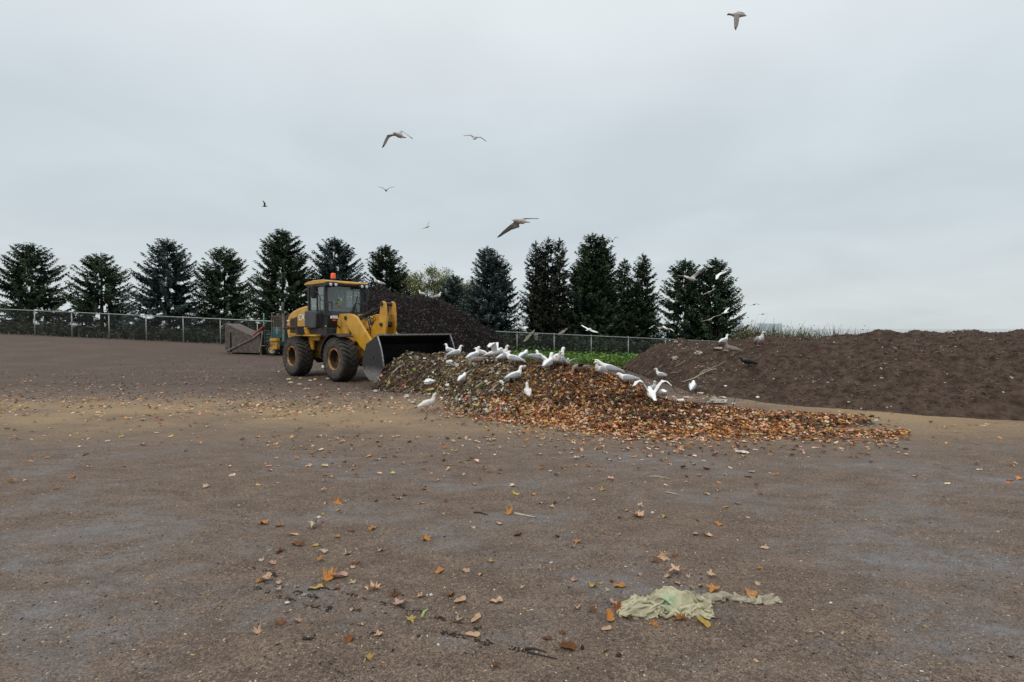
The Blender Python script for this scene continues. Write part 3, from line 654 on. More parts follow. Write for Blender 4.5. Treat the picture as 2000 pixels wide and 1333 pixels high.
for s in (-1, 1):
    y0, y1 = sorted((s * 0.72, s * 1.22))
    lb('front_fender', M['black'], lambda b: fend(b, 1.45, 62, 178, y0, y1, 0.80, 0.83))
    rf = lb('rear_fender', M['glossblack'], lambda b: b.prism([(-2.15, 1.66), (-2.0, 1.72), (-1.62, 1.745), (-1.15, 1.75), (-1.13, 1.775), (-1.62, 1.78), (-2.0, 1.755), (-2.16, 1.69)], *sorted((s * 0.70, s * 1.18))))
    lb('mud_flap', M['black'], lambda b: b.prism([(-1.14, 1.77), (-1.10, 1.77), (-0.98, 1.50), (-1.06, 1.48), (-1.20, 1.62)], *sorted((s * 0.75, s * 1.18))), rf)
    lb('step_box', M['yellow'], lambda b: b.prism([(-1.75, 1.49), (-1.62, 1.72), (-0.98, 1.74), (-0.84, 1.49)], *sorted((s * 0.60, s * 0.92))), bevel=0.03)
    lb('platform_edge', M['yellow'], lambda b: b.bx(-2.1, -0.1, *sorted((s * 0.62, s * 0.98)), 1.43, 1.487), bevel=0.01)
    lb('bracket', M['yellow'], lambda b: (b.bx(-1.0, -0.72, *sorted((s * 0.70, s * 0.78)), 0.95, 1.43), b.bx(-0.72, -0.3, *sorted((s * 0.70, s * 0.76)), 1.28, 1.43)), bevel=0.01)
lb('rear_frame', M['yellow_dirty'], lambda b: b.prism([(-2.75, 0.75), (-2.8, 1.32), (-0.1, 1.42), (0.15, 1.3), (0.15, 0.8), (-0.8, 0.62)], -0.46, 0.46), bevel=0.02)
lb('counterweight', M['yellow'], lambda b: b.prism([(-2.98, 0.85), (-3.05, 1.28), (-2.6, 1.34), (-2.45, 0.85)], -0.62, 0.62), bevel=0.06)
lb('articulation_joint', M['dark'], lambda b: (b.lathe([(0.55, 0.0), (0.55, 0.16), (1.5, 0.16), (1.5, 0.0)], 14, (0.18, 0, 0), 'z'), b.bx(-0.6, 0.6, -0.3, 0.3, 0.5, 0.75)))
lb('front_frame', M['yellow_dirty'], lambda b: b.prism([(0.2, 0.65), (0.25, 1.4), (0.6, 1.55), (1.5, 1.45), (2.05, 1.0), (2.0, 0.55), (0.8, 0.5)], -0.40, 0.40), bevel=0.02)
lb('loader_tower', M['yellow'], lambda b: [b.prism([(0.25, 1.2), (0.40, 2.0), (0.55, 2.2), (0.85, 2.2), (0.98, 2.0), (1.15, 1.2)], y, y + 0.05) for y in (-0.44, -0.30, 0.25, 0.39)])
for x, nm in ((-1.45, 'axle'), (1.45, 'axle')): lb(nm, M['dark'], lambda b: (b.lathe([(-0.75, 0.14), (-0.3, 0.17), (-0.2, 0.28), (0.2, 0.28), (0.3, 0.17), (0.75, 0.14)], 14, (x, 0, 0.71), 'y')))
# wheels
M['hub'] = mat('shade_painted_hub', (0.075, 0.042, 0.018), (0.022, 0.014, 0.008), 0.8, scale=6)  # muddy brown, darkened to stand in for shade deep in the wheel
def tyre_mb(s):
    b = MB(); W = 0.26
    prof = [(-0.17, 0.34), (-0.235, 0.36), (-0.262, 0.45), (-0.265, 0.55), (-0.25, 0.63), (-0.215, 0.66), (-0.1, 0.668), (0.1, 0.668), (0.215, 0.66), (0.25, 0.63), (0.265, 0.55), (0.262, 0.45), (0.235, 0.36), (0.17, 0.34)]
    b.lathe(prof, 48)
    return b
def lugs_mb():
    b = MB(); n = 26
    for k in range(n):
        for sd in (-1, 1):
            a0 = 2 * math.pi * (k + (0.5 if sd > 0 else 0)) / n
            secs = []
            for f, yy, ro in ((0, 0.015, 0.712), (0.35, 0.10, 0.712), (0.7, 0.19, 0.708), (0.9, 0.245, 0.685), (1.0, 0.272, 0.625)):
                a = a0 + f * 0.24; hw = 0.066
                secs.append((yy * sd, a - hw, a + hw, ro, 0.60 if f > 0.8 else 0.64))
            vs = []
            for y, A, B, ro, ri in secs:
                for a, r in ((A, ri), (A + 0.018, ro), (B - 0.018, ro), (B, ri)): vs.append((r * math.cos(a), y, r * math.sin(a)))
            fs = [(i * 4 + j, i * 4 + j + 1, i * 4 + 5 + j, i * 4 + 4 + j) for i in range(4) for j in range(3)] + [(0, 1, 2, 3), (16, 19, 18, 17)]
            b.add(vs, fs)
    return b
def rim_mb(s):
    b = MB()      # s = outward y sign
    q = lambda pr: [(a * s, r) for a, r in pr]
    b.lathe(q([(0.20, 0.345), (0.235, 0.365), (0.245, 0.34), (0.225, 0.312), (0.19, 0.305)]), 32)
    return b
def hub_mb(s):
    b = MB(); q = lambda pr: [(a * s, r) for a, r in pr]
    b.lathe(q([(0.19, 0.305), (0.06, 0.292), (0.0, 0.288), (-0.04, 0.25), (-0.03, 0.15), (0.03, 0.13), (0.06, 0.10), (0.06, 0.0)]), 32)
    for k in range(10):
        a = 2 * math.pi * k / 10; b.lathe(q([(-0.04, 0.018), (-0.005, 0.018), (-0.005, 0.0)]), 6, (0.195 * math.cos(a), 0, 0.195 * math.sin(a)))
    b.lathe(q([(-0.2, 0.34), (-0.2, 0.30), (-0.05, 0.28), (-0.05, 0.0)]), 24)
    return b
tyre_me = tyre_mb(1).mesh('tyre', M['rubber'], True); lug_me = lugs_mb().mesh('tread', M['tread'])
for x in (-1.45, 1.45):
    for s in (-1, 1):
        wmesh = rim_mb(s).build('wheel', M['rim'], ld, True); wmesh.location = (x, s * 0.955, 0.712); wmesh.rotation_euler = (0, rnd.random(), 0)
        hub_mb(s).build('hub', M['hub'], wmesh, True); link_mesh('tyre', tyre_me, wmesh); link_mesh('tread', lug_me, wmesh)
# lift arms
arm = zp([(826, 610), (838, 575), (880, 557), (925, 565), (965, 592), (1000, 650), (1050, 730), (1112, 825), (1165, 905), (1130, 985), (1085, 960), (1048, 920), (1000, 872), (940, 780), (890, 700), (850, 640)], -0.60)
for s in (-1, 1):
    la = lb('lift_arm', M['yellow'], lambda b: b.prism(arm, *sorted((s * 0.60, s * 0.50))), bevel=0.012)
    c = lpx(500 + 866 / 4.9375, 500 + 600 / 4.9375, -0.60)
    lb('pivot_pin', M['dark'], lambda b: b.lathe([(s * 0.48, 0.07), (s * 0.63, 0.07), (s * 0.63, 0.0)], 14, (c.x, 0, c.z), 'y'), la)
    lb('lift_cylinder', M['yellow_dirty'], lambda b: b.tube([(0.75, s * 0.42, 1.15), (1.9, s * 0.42, 1.35)], 0.075, 12), smooth=True)
    lb('cylinder_rod', M['chrome'], lambda b: b.tube([(1.9, s * 0.42, 1.35), (2.25, s * 0.46, 1.42)], 0.04, 10), smooth=True)
ct = lpx(500 + 1095 / 4.9375, 500 + 720 / 4.9375, 0.0)
lb('cross_tube', M['yellow'], lambda b: b.lathe([(-0.5, 0.0), (-0.5, 0.17), (0.5, 0.17), (0.5, 0.0)], 20, (ct.x - 0.1, 0, ct.z), 'y'), smooth=True)
lev = zp([(1198, 480), (1206, 448), (1222, 436), (1240, 446), (1250, 490), (1256, 570), (1256, 680), (1245, 765), (1215, 840), (1150, 830), (1105, 775), (1112, 700), (1140, 648), (1180, 612), (1190, 560)], -0.20)
for y in (-0.20, 0.14):
    lv = lb('tilt_lever', M['yellow'], lambda b: b.prism(lev, y, y + 0.06), bevel=0.01)
    for (a, bb) in ((1215, 465), (1210, 662)):
        c = lpx(500 + a / 4.9375, 500 + bb / 4.9375, -0.20); so_ = -1 if y < 0 else 1; yb = y if y < 0 else y + 0.06
        lb('pin', M['dark'], lambda b: b.lathe([(yb, 0.062), (yb + so_ * 0.05, 0.062), (yb + so_ * 0.05, 0.0)], 14, (c.x, 0, c.z), 'y'), lv)
c1_ = lpx(500 + 1215 / 4.9375, 500 + 465 / 4.9375, -0.20); c2_ = lpx(500 + 1210 / 4.9375, 500 + 662 / 4.9375, -0.20)
lb('lever_spacer', M['yellow_dirty'], lambda b: b.bx(c1_.x - 0.05, c1_.x + 0.05, -0.14, 0.14, c1_.z - 0.36, c1_.z - 0.33))
for q_, r__ in ((c1_, 0.06), (c2_, 0.09)): lb('lever_spacer', M['dark'], lambda b: b.lathe([(-0.14, r__), (0.14, r__)], 14, (q_.x, 0, q_.z), 'y'))
A_ = Vector((0.85, 0, 1.98)); B_ = Vector((c1_.x, 0, c1_.z)); Mi = A_ + (B_ - A_) * 0.58
tcy = lb('tilt_cylinder', M['black'], lambda b: b.tube([A_, Mi - (Mi - A_) * 0.06, Mi - (Mi - A_) * 0.06, Mi], [0.075, 0.075, 0.095, 0.095], 12), smooth=False)
lb('cylinder_rod', M['dark'], lambda b: b.tube([Mi, B_], 0.042, 10), tcy, True)
def hoses(b):
    for k in range(4):
        y = -0.16 + 0.1 * k; b.tube([(0.8, y, 1.9), (1.2, y, 2.1 + 0.03 * k), (1.65, y, 2.0), (1.8, y, 1.65)], 0.02, 6)
lb('hydraulic_hose', M['black'], hoses, smooth=True)
lb('hose_guard', M['yellow_dirty'], lambda b: (b.prism([(1.35, 1.55), (1.4, 1.85), (1.9, 1.95), (2.0, 1.7)], -0.28, -0.24), b.prism([(1.35, 1.55), (1.4, 1.85), (1.9, 1.95), (2.0, 1.7)], 0.24, 0.28)))
# bucket
def bucket_mat():
    m, n, l, p = new_mat('worn_black_bucket'); t = n.new('ShaderNodeTexCoord'); s = n.new('ShaderNodeSeparateXYZ'); l.new(t.outputs['Object'], s.inputs[0])
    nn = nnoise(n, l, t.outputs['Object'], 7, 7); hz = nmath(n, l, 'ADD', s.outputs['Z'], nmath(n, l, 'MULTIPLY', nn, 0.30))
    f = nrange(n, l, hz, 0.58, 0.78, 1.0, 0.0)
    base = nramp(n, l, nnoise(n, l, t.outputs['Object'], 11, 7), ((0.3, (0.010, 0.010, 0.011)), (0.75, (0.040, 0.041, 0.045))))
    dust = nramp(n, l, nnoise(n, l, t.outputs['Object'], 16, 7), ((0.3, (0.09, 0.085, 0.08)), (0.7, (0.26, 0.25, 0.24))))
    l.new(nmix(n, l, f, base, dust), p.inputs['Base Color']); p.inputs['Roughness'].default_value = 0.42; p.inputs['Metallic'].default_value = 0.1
    return m
M['bucket_worn'] = bucket_mat()
side = zp([(1165, 768), (1062, 852), (1038, 960), (1024, 1045), (1036, 1110), (1066, 1165), (1096, 1200), (1172, 1212), (1212, 1110), (1227, 1075), (1222, 1010), (1205, 905), (1185, 830)], -1.37)
back = side[:8]
bk = empty('bucket', (0, 0, 0)); bpy.data.objects.remove(bk)
def shell(b, th=0.035):
    n = len(back); cx = sum(p[0] for p in back) / n + 0.25; cz = sum(p[1] for p in back) / n
    inner = [(x + (cx - x) / math.hypot(cx - x, cz - z) * th, z + (cz - z) / math.hypot(cx - x, cz - z) * th) for x, z in back]
    b.prism(back + inner[::-1], -1.335, 1.335)
M['bucket_in'] = mat('inner_black_steel', (0.014, 0.014, 0.015), (0.006, 0.006, 0.006), 0.6, scale=6, spec=0.25)  # inner shell set darker than the side plates
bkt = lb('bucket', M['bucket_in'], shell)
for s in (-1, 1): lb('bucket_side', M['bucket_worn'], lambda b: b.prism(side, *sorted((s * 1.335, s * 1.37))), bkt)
tx, tz = side[0]
lb('top_edge', M['edge'], lambda b: b.bx(tx - 0.05, tx + 0.025, -1.38, 1.38, tz - 0.005, tz + 0.035), bkt)
bx_, bz_ = side[7]
lb('cutting_edge', M['edge'], lambda b: b.prism([(bx_ - 0.15, bz_ - 0.035), (bx_ - 0.15, bz_), (bx_ + 0.10, bz_ - 0.004), (bx_ + 0.14, bz_ - 0.035)], -1.40, 1.40), bkt)
for s in (-1, 1):
    ed = [side[0]] + side[:7:-1]
    lb('side_edge', M['edge'], lambda b: b.tube([(x + 0.005, s * 1.355, z) for x, z in ed], 0.022, 6), bkt, True)
lb('side_patch', M['bucket'], lambda b: b.prism(zp([(1105, 965), (1140, 970), (1135, 1005), (1108, 1000)], -1.37), -1.382, -1.37), bkt)
lb('pivot_bracket', M['yellow_dirty'], lambda b: [b.prism([(side[3][0] - 0.42, 0.48), (side[3][0] - 0.36, 0.80), (side[2][0] - 0.03, 0.98), (side[3][0] - 0.02, 0.50)], y, y + 0.06) for y in (-0.64, -0.46, 0.40, 0.58)], bkt)
# lamps, rails, mirrors
for s in (-1, 1):
    c = lpx(653, 620, -0.72); y = s * 0.72
    lb('lamp_bracket', M['black'], lambda b: b.tube([(0.55, s * 0.45, 1.72), (0.6, s * 0.62, 1.85), (c.x, y, c.z)], 0.025, 6))
    hl = lb('headlight', M['black'], lambda b: b.box((c.x, y, c.z), (0.12, 0.22, 0.13)), bevel=0.03)
    lb('lens', M['lamp'], lambda b: b.box((c.x + 0.058, y, c.z), (0.02, 0.19, 0.10)), hl, bevel=0.008)
    lb('side_lens', M['lamp'], lambda b: b.box((c.x, y + s * 0.108, c.z), (0.09, 0.012, 0.09)), hl)
    lb('marker_lamp', M['beacon'], lambda b: b.box((c.x, y, c.z - 0.10), (0.07, 0.09, 0.05)))
    lb('handrail', M['black'], lambda b: b.tube([(0.30, s * 0.78, 1.72), (0.30, s * 0.78, 2.55), (0.27, s * 0.78, 2.60), (0.23, s * 0.58, 2.60), (0.22, s * 0.55, 2.55), (0.22, s * 0.55, 2.15)], 0.017, 6))
    lb('door_rail', M['black'], lambda b: b.tube([(-0.02, s * 0.76, 2.85), (-0.02, s * 0.86, 2.80), (0.0, s * 0.86, 1.95), (0.05, s * 0.80, 1.62)], 0.016, 6))
    mr_ = lb('mirror', M['black'], lambda b: b.loft([(Vector((-0.12, s * 1.02, z)), Vector((0.035, 0, 0)), Vector((0, w_, 0))) for z, w_ in ((2.72, 0.05), (2.76, 0.10), (2.95, 0.125), (3.12, 0.12), (3.16, 0.10))], 12), smooth=False)
    lb('mirror_arm', M['black'], lambda b: b.tube([(0.12, s * 0.74, 2.62), (0.10, s * 0.88, 2.66), (0.02, s * 0.95, 2.92), (-0.10, s * 1.0, 2.96)], 0.014, 6), mr_)
lb('safety_sticker', M['plant'], lambda b: b.bx(0.02, 0.12, -0.7075, -0.70, 1.76, 1.80), cab)

# potted plant on the dashboard
_o = LI @ CAMP; _d = LI.to_3x3() @ ray(659, 607); _q = _o + _d * ((0.0 - _o.x) / _d.x); pp = LM @ Vector((0.0, _q.y, 2.362)); pl = empty('potted_plant', pp, 0.3); tag(pl, 'green leafy plant in a terracotta pot behind the loader windshield', 'plant')
lb('pot', M['terracotta'], lambda b: b.lathe([(0, 0), (0, 0.07), (0.10, 0.10), (0.10, 0.115), (0.13, 0.115), (0.13, 0.09), (0.11, 0.0)], 16, (0, 0, 0), 'z'), pl, True)
def pleaf(b, az, el, ln, wd):
    d = Vector((math.cos(az) * math.cos(el), math.sin(az) * math.cos(el), math.sin(el))); sd = Vector((-math.sin(az), math.cos(az), 0)); n = d.cross(sd)
    vs = []
    for f, w_ in ((0, 0.06), (0.25, 0.5), (0.5, 1.0), (0.75, 0.8), (1.0, 0.05)):
        c = Vector((0, 0, 0.11)) + d * ln * f - Vector((0, 0, 0.10 * ln * f * f)); vs += [c - sd * wd * w_ + n * 0.015 * w_, c, c + sd * wd * w_ + n * 0.015 * w_]
    b.add(vs, [(i * 3 + j, i * 3 + j + 1, i * 3 + j + 4, i * 3 + j + 3) for i in range(4) for j in range(2)])
for az, el, ln, wd in ((-0.9, 1.0, 0.36, 0.055), (0.3, 1.25, 0.42, 0.055), (-2.2, 0.8, 0.30, 0.05), (2.2, 0.75, 0.32, 0.05), (1.2, 0.7, 0.30, 0.055), (-1.6, 0.55, 0.28, 0.05), (3.0, 1.1, 0.36, 0.05)):
    lb('leaf', M['plant'], lambda b: pleaf(b, az, el, ln, wd), pl, True)

# ------------------------------------------------------------------ teal machine behind the loader
mp_ = at(540, 692, 29.0); MZ = gz(mp_.x, 29.0)
mc = empty('screening_machine', (mp_.x, 29.0, MZ)); tag(mc, 'old teal screening machine with exhaust stack and ladder behind the loader', 'machine')
PX = 0.029
def mx_(u): return (u - 540) * PX
def mz_(v): return (694.5 - v) * PX
def mbx(name, m, u0, u1, v0, v1, y0, y1, parent=mc, bevel=0.01): return lb(name, m, lambda b: b.bx(mx_(u0), mx_(u1), y0, y1, mz_(v1), mz_(v0)), parent, bevel=bevel)
mbx('engine_cover', M['teal'], 533.5, 551.5, 642, 660, -0.05, 1.6)
mbx('lower_panel', M['teal'], 532, 556, 660.5, 676, 0.05, 1.5)
cg = mbx('radiator_guard', M['brown_metal'], 534, 552, 617.5, 640.5, 0.0, 1.2)
for k in range(4): lb('guard_slat', M['dark'], lambda b: b.bx(mx_(536.5 + k * 4), mx_(538.3 + k * 4), -0.02, 0.005, mz_(639), mz_(620)), cg)
lb('guard_rim', M['tan_metal'], lambda b: (b.bx(mx_(533.5), mx_(552.5), -0.03, 0.0, mz_(618.5), mz_(617)), b.bx(mx_(533.5), mx_(552.5), -0.03, 0.0, mz_(641.5), mz_(640))), cg)
lb('exhaust_stack', M['brown_metal'], lambda b: b.lathe([(mz_(617), 0.0), (mz_(617), 0.075), (mz_(590.5), 0.075), (mz_(590), 0.06), (mz_(590.5), 0.0)], 14, (mx_(547), 0.4, 0), 'z'), mc, True)
lb('air_cleaner', M['brown_metal'], lambda b: b.lathe([(mz_(617), 0.09), (mz_(613), 0.10), (mz_(611.5), 0.0)], 14, (mx_(538), 0.4, 0), 'z'), mc, True)
M['palepaint'] = mat('faded_lettering', (0.28, 0.40, 0.39), (0.12, 0.22, 0.22), 0.6, scale=14)
lb('faded_stencil', M['palepaint'], lambda b: (b.tube([(mx_(536.5 + i), -0.053, mz_(645.5 - 1.2 * math.sin(math.pi * i / 12))) for i in range(13)], 0.012, 4), b.bx(mx_(538.5), mx_(547), -0.056, -0.05, mz_(647.5), mz_(646.9)), b.bx(mx_(541.5), mx_(543), -0.056, -0.05, mz_(653), mz_(638.5))), mc)
mbx('counterweight_box', M['yellow_dirty'], 536, 549.5, 668.5, 682, -0.55, -0.15)
mbx('counterweight_box', M['yellow'], 536, 549, 660.5, 666.5, -0.55, -0.15)
mbx('side_post', M['tan_metal'], 551.5, 555.5, 613, 668, -0.02, 0.08)
mbx('side_post', M['tan_metal'], 531, 532.3, 611, 668, -0.02, 0.08)
mbx('marker_post', M['paleteal'], 516.2, 518.2, 612, 636, -0.1, -0.04)
mbx('ladder_panel', M['teal'], 517.5, 531, 646.5, 672, 0.05, 0.5)
for v in (646, 653.5, 660, 667): mbx('ladder_rung', M['brown_metal'], 517, 531.5, v, v + 0.8, -0.02, 0.05)
for u in (517, 530.5): mbx('ladder_rail', M['brown_metal'], u, u + 0.9, 643, 672, -0.03, 0.04)
mbx('chassis', M['dark'], 513, 556, 672.5, 684, 0.15, 1.4)
mbx('step_plate', M['tan_metal'], 513, 521, 675, 676, -0.2, 0.15)
wl = lb('wheel', M['cream'], lambda b: (b.lathe([(-0.10, 0.0), (-0.10, 0.06), (-0.06, 0.12), (-0.06, 0.16), (-0.115, 0.18), (-0.12, 0.20), (-0.08, 0.21), (0.1, 0.21)], 24)), mc, True); wl.location = (mx_(535), -0.12, 0.34)
lb('tyre', M['tread'], lambda b: b.lathe([(-0.07, 0.20), (-0.12, 0.23), (-0.13, 0.29), (-0.09, 0.335), (0.09, 0.335), (0.13, 0.29), (0.1, 0.2)], 28), wl, True)
wl2 = copy_tree(wl, mc); wl2.location = (mx_(535), 1.3, 0.34)
lb('hopper', M['brown_metal'], lambda b: b.prism([(mx_(440), mz_(688)), (mx_(440), mz_(632)), (mx_(497), mz_(658)), (mx_(512), mz_(648)), (mx_(507), mz_(690))], 0.0, 1.6), mc)
lb('hopper_rim', M['tan_metal'], lambda b: (b.tube([(mx_(440), -0.03, mz_(688)), (mx_(495), -0.03, mz_(661)), (mx_(513), -0.03, mz_(647))], 0.035, 6), b.tube([(mx_(514), -0.03, mz_(647)), (mx_(508), -0.03, mz_(688))], 0.05, 6)), mc)
lb('conveyor_rail', M['red'], lambda b: b.tube([(mx_(430), 0.3, mz_(702)), (mx_(502), 0.3, mz_(645.5)), (mx_(512), 0.3, mz_(637))], 0.055, 6), mc)
lb('hopper_leg', M['tan_metal'], lambda b: (b.bx(mx_(508), mx_(510.5), 0.0, 0.1, 0, mz_(650)), b.bx(mx_(450), mx_(452.5), 0.0, 0.1, 0, mz_(650))), mc)

# ------------------------------------------------------------------ gulls
def fuse(parts, voxel, name, mats):
    """parts: list of (MB, material index) fused into one continuous skin"""
    src = MB()
    for p, mi in parts:
        src.add([Vector(q) for q in p.v], p.f, 0); src.m[-len(p.f):] = [mi] * len(p.f)
    me = src.mesh('source', mats)
    bm = bmesh.new(); bm.from_mesh(me); bmesh.ops.recalc_face_normals(bm, faces=bm.faces); bm.to_mesh(me); bm.free()
    tmp = link_mesh('source', me); r = tmp.modifiers.new('skin', 'REMESH'); r.mode = 'VOXEL'; r.voxel_size = voxel
    s2 = tmp.modifiers.new('smooth', 'SMOOTH'); s2.factor = 0.4; s2.iterations = 2
    out = bpy.data.meshes.new_from_object(tmp.evaluated_get(bpy.context.evaluated_depsgraph_get()))
    bvh = BVHTree.FromPolygons([Vector(v) for v in src.v], src.f)
    out.name = name; out.materials.clear()
    for m in mats: out.materials.append(m)
    mi = []
    for p in out.polygons:
        _, _, k, _ = bvh.find_nearest(p.center); mi.append(src.m[k] if k is not None else 0)
    out.polygons.foreach_set('material_index', mi); out.polygons.foreach_set('use_smooth', [True] * len(out.polygons)); out.update()
    bpy.data.objects.remove(tmp); bpy.data.meshes.remove(me)
    return out
def spine_loft(b, pts, n=14):
    k = len(pts); rings = []
    for i, (x, z, w_, h_) in enumerate(pts):
        a, c = pts[max(i - 1, 0)], pts[min(i + 1, k - 1)]; d = Vector((c[0] - a[0], 0, c[1] - a[1])).normalized(); up = Vector((-d.z, 0, d.x))
        rings.append((Vector((x, 0, z)), Vector((0, w_, 0)), up * h_))
    b.loft(rings, n)
BODY = [(-0.275, 0.105, 0.030, 0.007), (-0.235, 0.118, 0.036, 0.011), (-0.18, 0.138, 0.036, 0.022), (-0.11, 0.158, 0.056, 0.045), (-0.03, 0.175, 0.076, 0.066), (0.05, 0.188, 0.080, 0.074), (0.11, 0.208, 0.068, 0.068)]
NECKS = {'alert': [(0.145, 0.250, 0.046, 0.050), (0.158, 0.295, 0.035, 0.037), (0.165, 0.330, 0.034, 0.035), (0.185, 0.355, 0.035, 0.034), (0.210, 0.360, 0.028, 0.027), (0.228, 0.357, 0.015, 0.015)],
         'rest': [(0.145, 0.240, 0.052, 0.052), (0.165, 0.268, 0.042, 0.042), (0.188, 0.284, 0.037, 0.037), (0.215, 0.288, 0.030, 0.029), (0.235, 0.284, 0.016, 0.016)],
         'lean': [(0.165, 0.240, 0.054, 0.052), (0.205, 0.275, 0.042, 0.042), (0.245, 0.305, 0.037, 0.038), (0.275, 0.325, 0.035, 0.034), (0.300, 0.336, 0.026, 0.025), (0.315, 0.340, 0.014, 0.014)],
         'peck': [(0.155, 0.195, 0.054, 0.052), (0.190, 0.160, 0.040, 0.042), (0.205, 0.115, 0.034, 0.036), (0.215, 0.080, 0.034, 0.034), (0.228, 0.055, 0.026, 0.026), (0.236, 0.040, 0.014, 0.014)]}
BEAKS = {'alert': ((0.222, 0.352), (0.282, 0.340)), 'rest': ((0.228, 0.281), (0.288, 0.268)), 'lean': ((0.310, 0.340), (0.370, 0.352)), 'peck': ((0.232, 0.045), (0.250, -0.012))}
def wing_loft(b, pts, chords, thick, back, tipn=8):
    rings = []; k = len(pts)
    for i, p in enumerate(pts):
        d = (pts[min(i + 1, k - 1)] - pts[max(i - 1, 0)]).normalized()
        c = back - d * back.dot(d); c = c.normalized() if c.length > 0.15 else basis(d)[0]
        nn = d.cross(c).normalized(); rings.append((p + c * chords[i] * 0.32, c * chords[i] * 0.5, nn * thick[i] * 0.5))
    b.loft(rings, tipn)
def gull_parts(pose, wings='folded', leg=1.0):
    parts = []
    tilt = {'peck': 0.42, 'lean': -0.04, 'alert': -0.10, 'rest': 0.0}[pose]
    def rot(p):
        x, z = p[0], p[1]
        if pose == 'peck':
            z = z + max(0, -x) * 0.40 - max(0, x) * 0.10
        return (x, z) + tuple(p[2:])
    b = MB(); spine_loft(b, [rot(p) for p in BODY] + NECKS[pose]); parts.append((b, 0))
    (ax, az), (bx2, bz2) = BEAKS[pose]
    b = MB(); b.tube([(ax, 0, az), ((ax * 0.4 + bx2 * 0.6), 0, (az * 0.4 + bz2 * 0.6) + 0.002), (bx2, 0, bz2)], [0.0125, 0.0105, 0.006], 8); parts.append((b, 3))
    hx, hz = NECKS[pose][-3][0], NECKS[pose][-3][1]
    for s in (-1, 1):
        b = MB(); ey = Vector((hx + 0.010, s * 0.031, hz + 0.009)); b.loft([(ey + Vector((0, d, 0)), Vector((r_, 0, 0)), Vector((0, 0, r_))) for d, r_ in ((-0.006, 0.003), (-0.002, 0.0075), (0.003, 0.0075), (0.006, 0.003))], 8); parts.append((b, 2))
        b = MB(); b.tube([(-0.01, s * 0.034, 0.135), (-0.02, s * 0.034, 0.075), (-0.006, s * 0.034, 0.008)], [0.014, 0.0085, 0.008], 7); parts.append((b, 4))
        b = MB(); b.add([(-0.02, s * 0.034, 0.0), (0.055, s * 0.034 - 0.026, 0.0), (0.062, s * 0.034, 0.0), (0.055, s * 0.034 + 0.026, 0.0), (-0.02, s * 0.034, 0.018), (0.055, s * 0.034 - 0.026, 0.010), (0.062, s * 0.034, 0.010), (0.055, s * 0.034 + 0.026, 0.010)],
                        [(0, 3, 2, 1), (4, 5, 6, 7), (0, 1, 5, 4), (1, 2, 6, 5), (2, 3, 7, 6), (3, 0, 4, 7)]); parts.append((b, 4))
        if wings == 'folded':
            b = MB(); rr = []
            for x, y, z, w_, h_ in ((0.105, 0.058, 0.215, 0.014, 0.030), (0.06, 0.072, 0.205, 0.016, 0.052), (-0.02, 0.068, 0.192, 0.017, 0.056), (-0.11, 0.050, 0.172, 0.014, 0.042), (-0.19, 0.030, 0.148, 0.011, 0.024), (-0.25, 0.020, 0.130, 0.009, 0.014)):
                x, z = rot((x, z)); rr.append((Vector((x, s * y, z)), Vector((0, w_, 0)), Vector((0, 0, h_))))
            b.loft(rr, 10); parts.append((b, 1))
            b = MB(); rr = []
            for x, y, z, w_, h_ in ((-0.21, 0.028, 0.143, 0.010, 0.020), (-0.27, 0.016, 0.124, 0.009, 0.013), (-0.335, 0.006, 0.106, 0.007, 0.007)):
                x, z = rot((x, z)); rr.append((Vector((x, s * y, z)), Vector((0, w_, 0)), Vector((0, 0, h_))))
            b.loft(rr, 10); parts.append((b, 2))
        else:
            P = [Vector(q) for q in wings]; P = [Vector((q.x, q.y * s, q.z)) for q in P]
            b = MB(); wing_loft(b, P[:-1], [0.15, 0.165, 0.165, 0.14, 0.10][:len(P) - 1], [0.03, 0.026, 0.022, 0.018, 0.016][:len(P) - 1], Vector((-1, 0, -0.15))); parts.append((b, 0 if wings is WUP else 1))
            b = MB(); wing_loft(b, P[-2:], [0.095, 0.03], [0.016, 0.012], Vector((-1, 0, -0.15))); parts.append((b, 2))
    return parts
WUP = [(0.09, 0.05, 0.215), (0.085, 0.12, 0.34), (0.075, 0.20, 0.44), (0.03, 0.30, 0.42), (-0.05, 0.37, 0.33), (-0.12, 0.41, 0.24)]
WSP = [(0.09, 0.05, 0.215), (0.09, 0.14, 0.27), (0.06, 0.24, 0.29), (-0.03, 0.33, 0.27), (-0.12, 0.40, 0.24), (-0.20, 0.44, 0.22)]
ADULT = [M['gull_white'], M['gull_grey'], M['gull_black'], M['gull_beak'], M['gull_leg']]
JUV = [M['gull_brown'], M['gull_brown'], M['gull_dbrown'], M['gull_dbrown'], M['gull_leg']]
DARKJ = [M['gull_brown'], M['gull_dbrown'], M['gull_dbrown'], M['gull_dbrown'], M['gull_leg']]
SPECK = [M['gull_speck'], M['gull_speck'], M['gull_dbrown'], M['gull_beak'], M['gull_leg']]
CROW = [M['crow']] * 5
PM = {}
def proto(pose, wings, mats, key):
    k = (pose, key[0], key[1])
    if k not in PM: PM[k] = fuse(gull_parts(pose, wings), 0.0065, 'gull', mats)
    return PM[k]
def gull(u, v, yaw, pose, label, wings='folded', mats=ADULT, scale=1.0, rng=(7.5, 20), name='gull', cat='gull', group='gulls on the ground', pitch=0.0):
    me = proto(pose, wings, mats, ('f' if wings == 'folded' else ('u' if wings is WUP else 's'), {id(ADULT): 'a', id(JUV): 'j', id(DARKJ): 'd', id(SPECK): 's', id(CROW): 'c'}[id(mats)]))
    p = hit(u, v, *rng)
    o = link_mesh(name, me); o.location = p + Vector((0, 0, -0.004)); o.rotation_euler = (0, R(pitch), R(yaw)); o.scale = (scale,) * 3
    tag(o, label, cat, group); return o
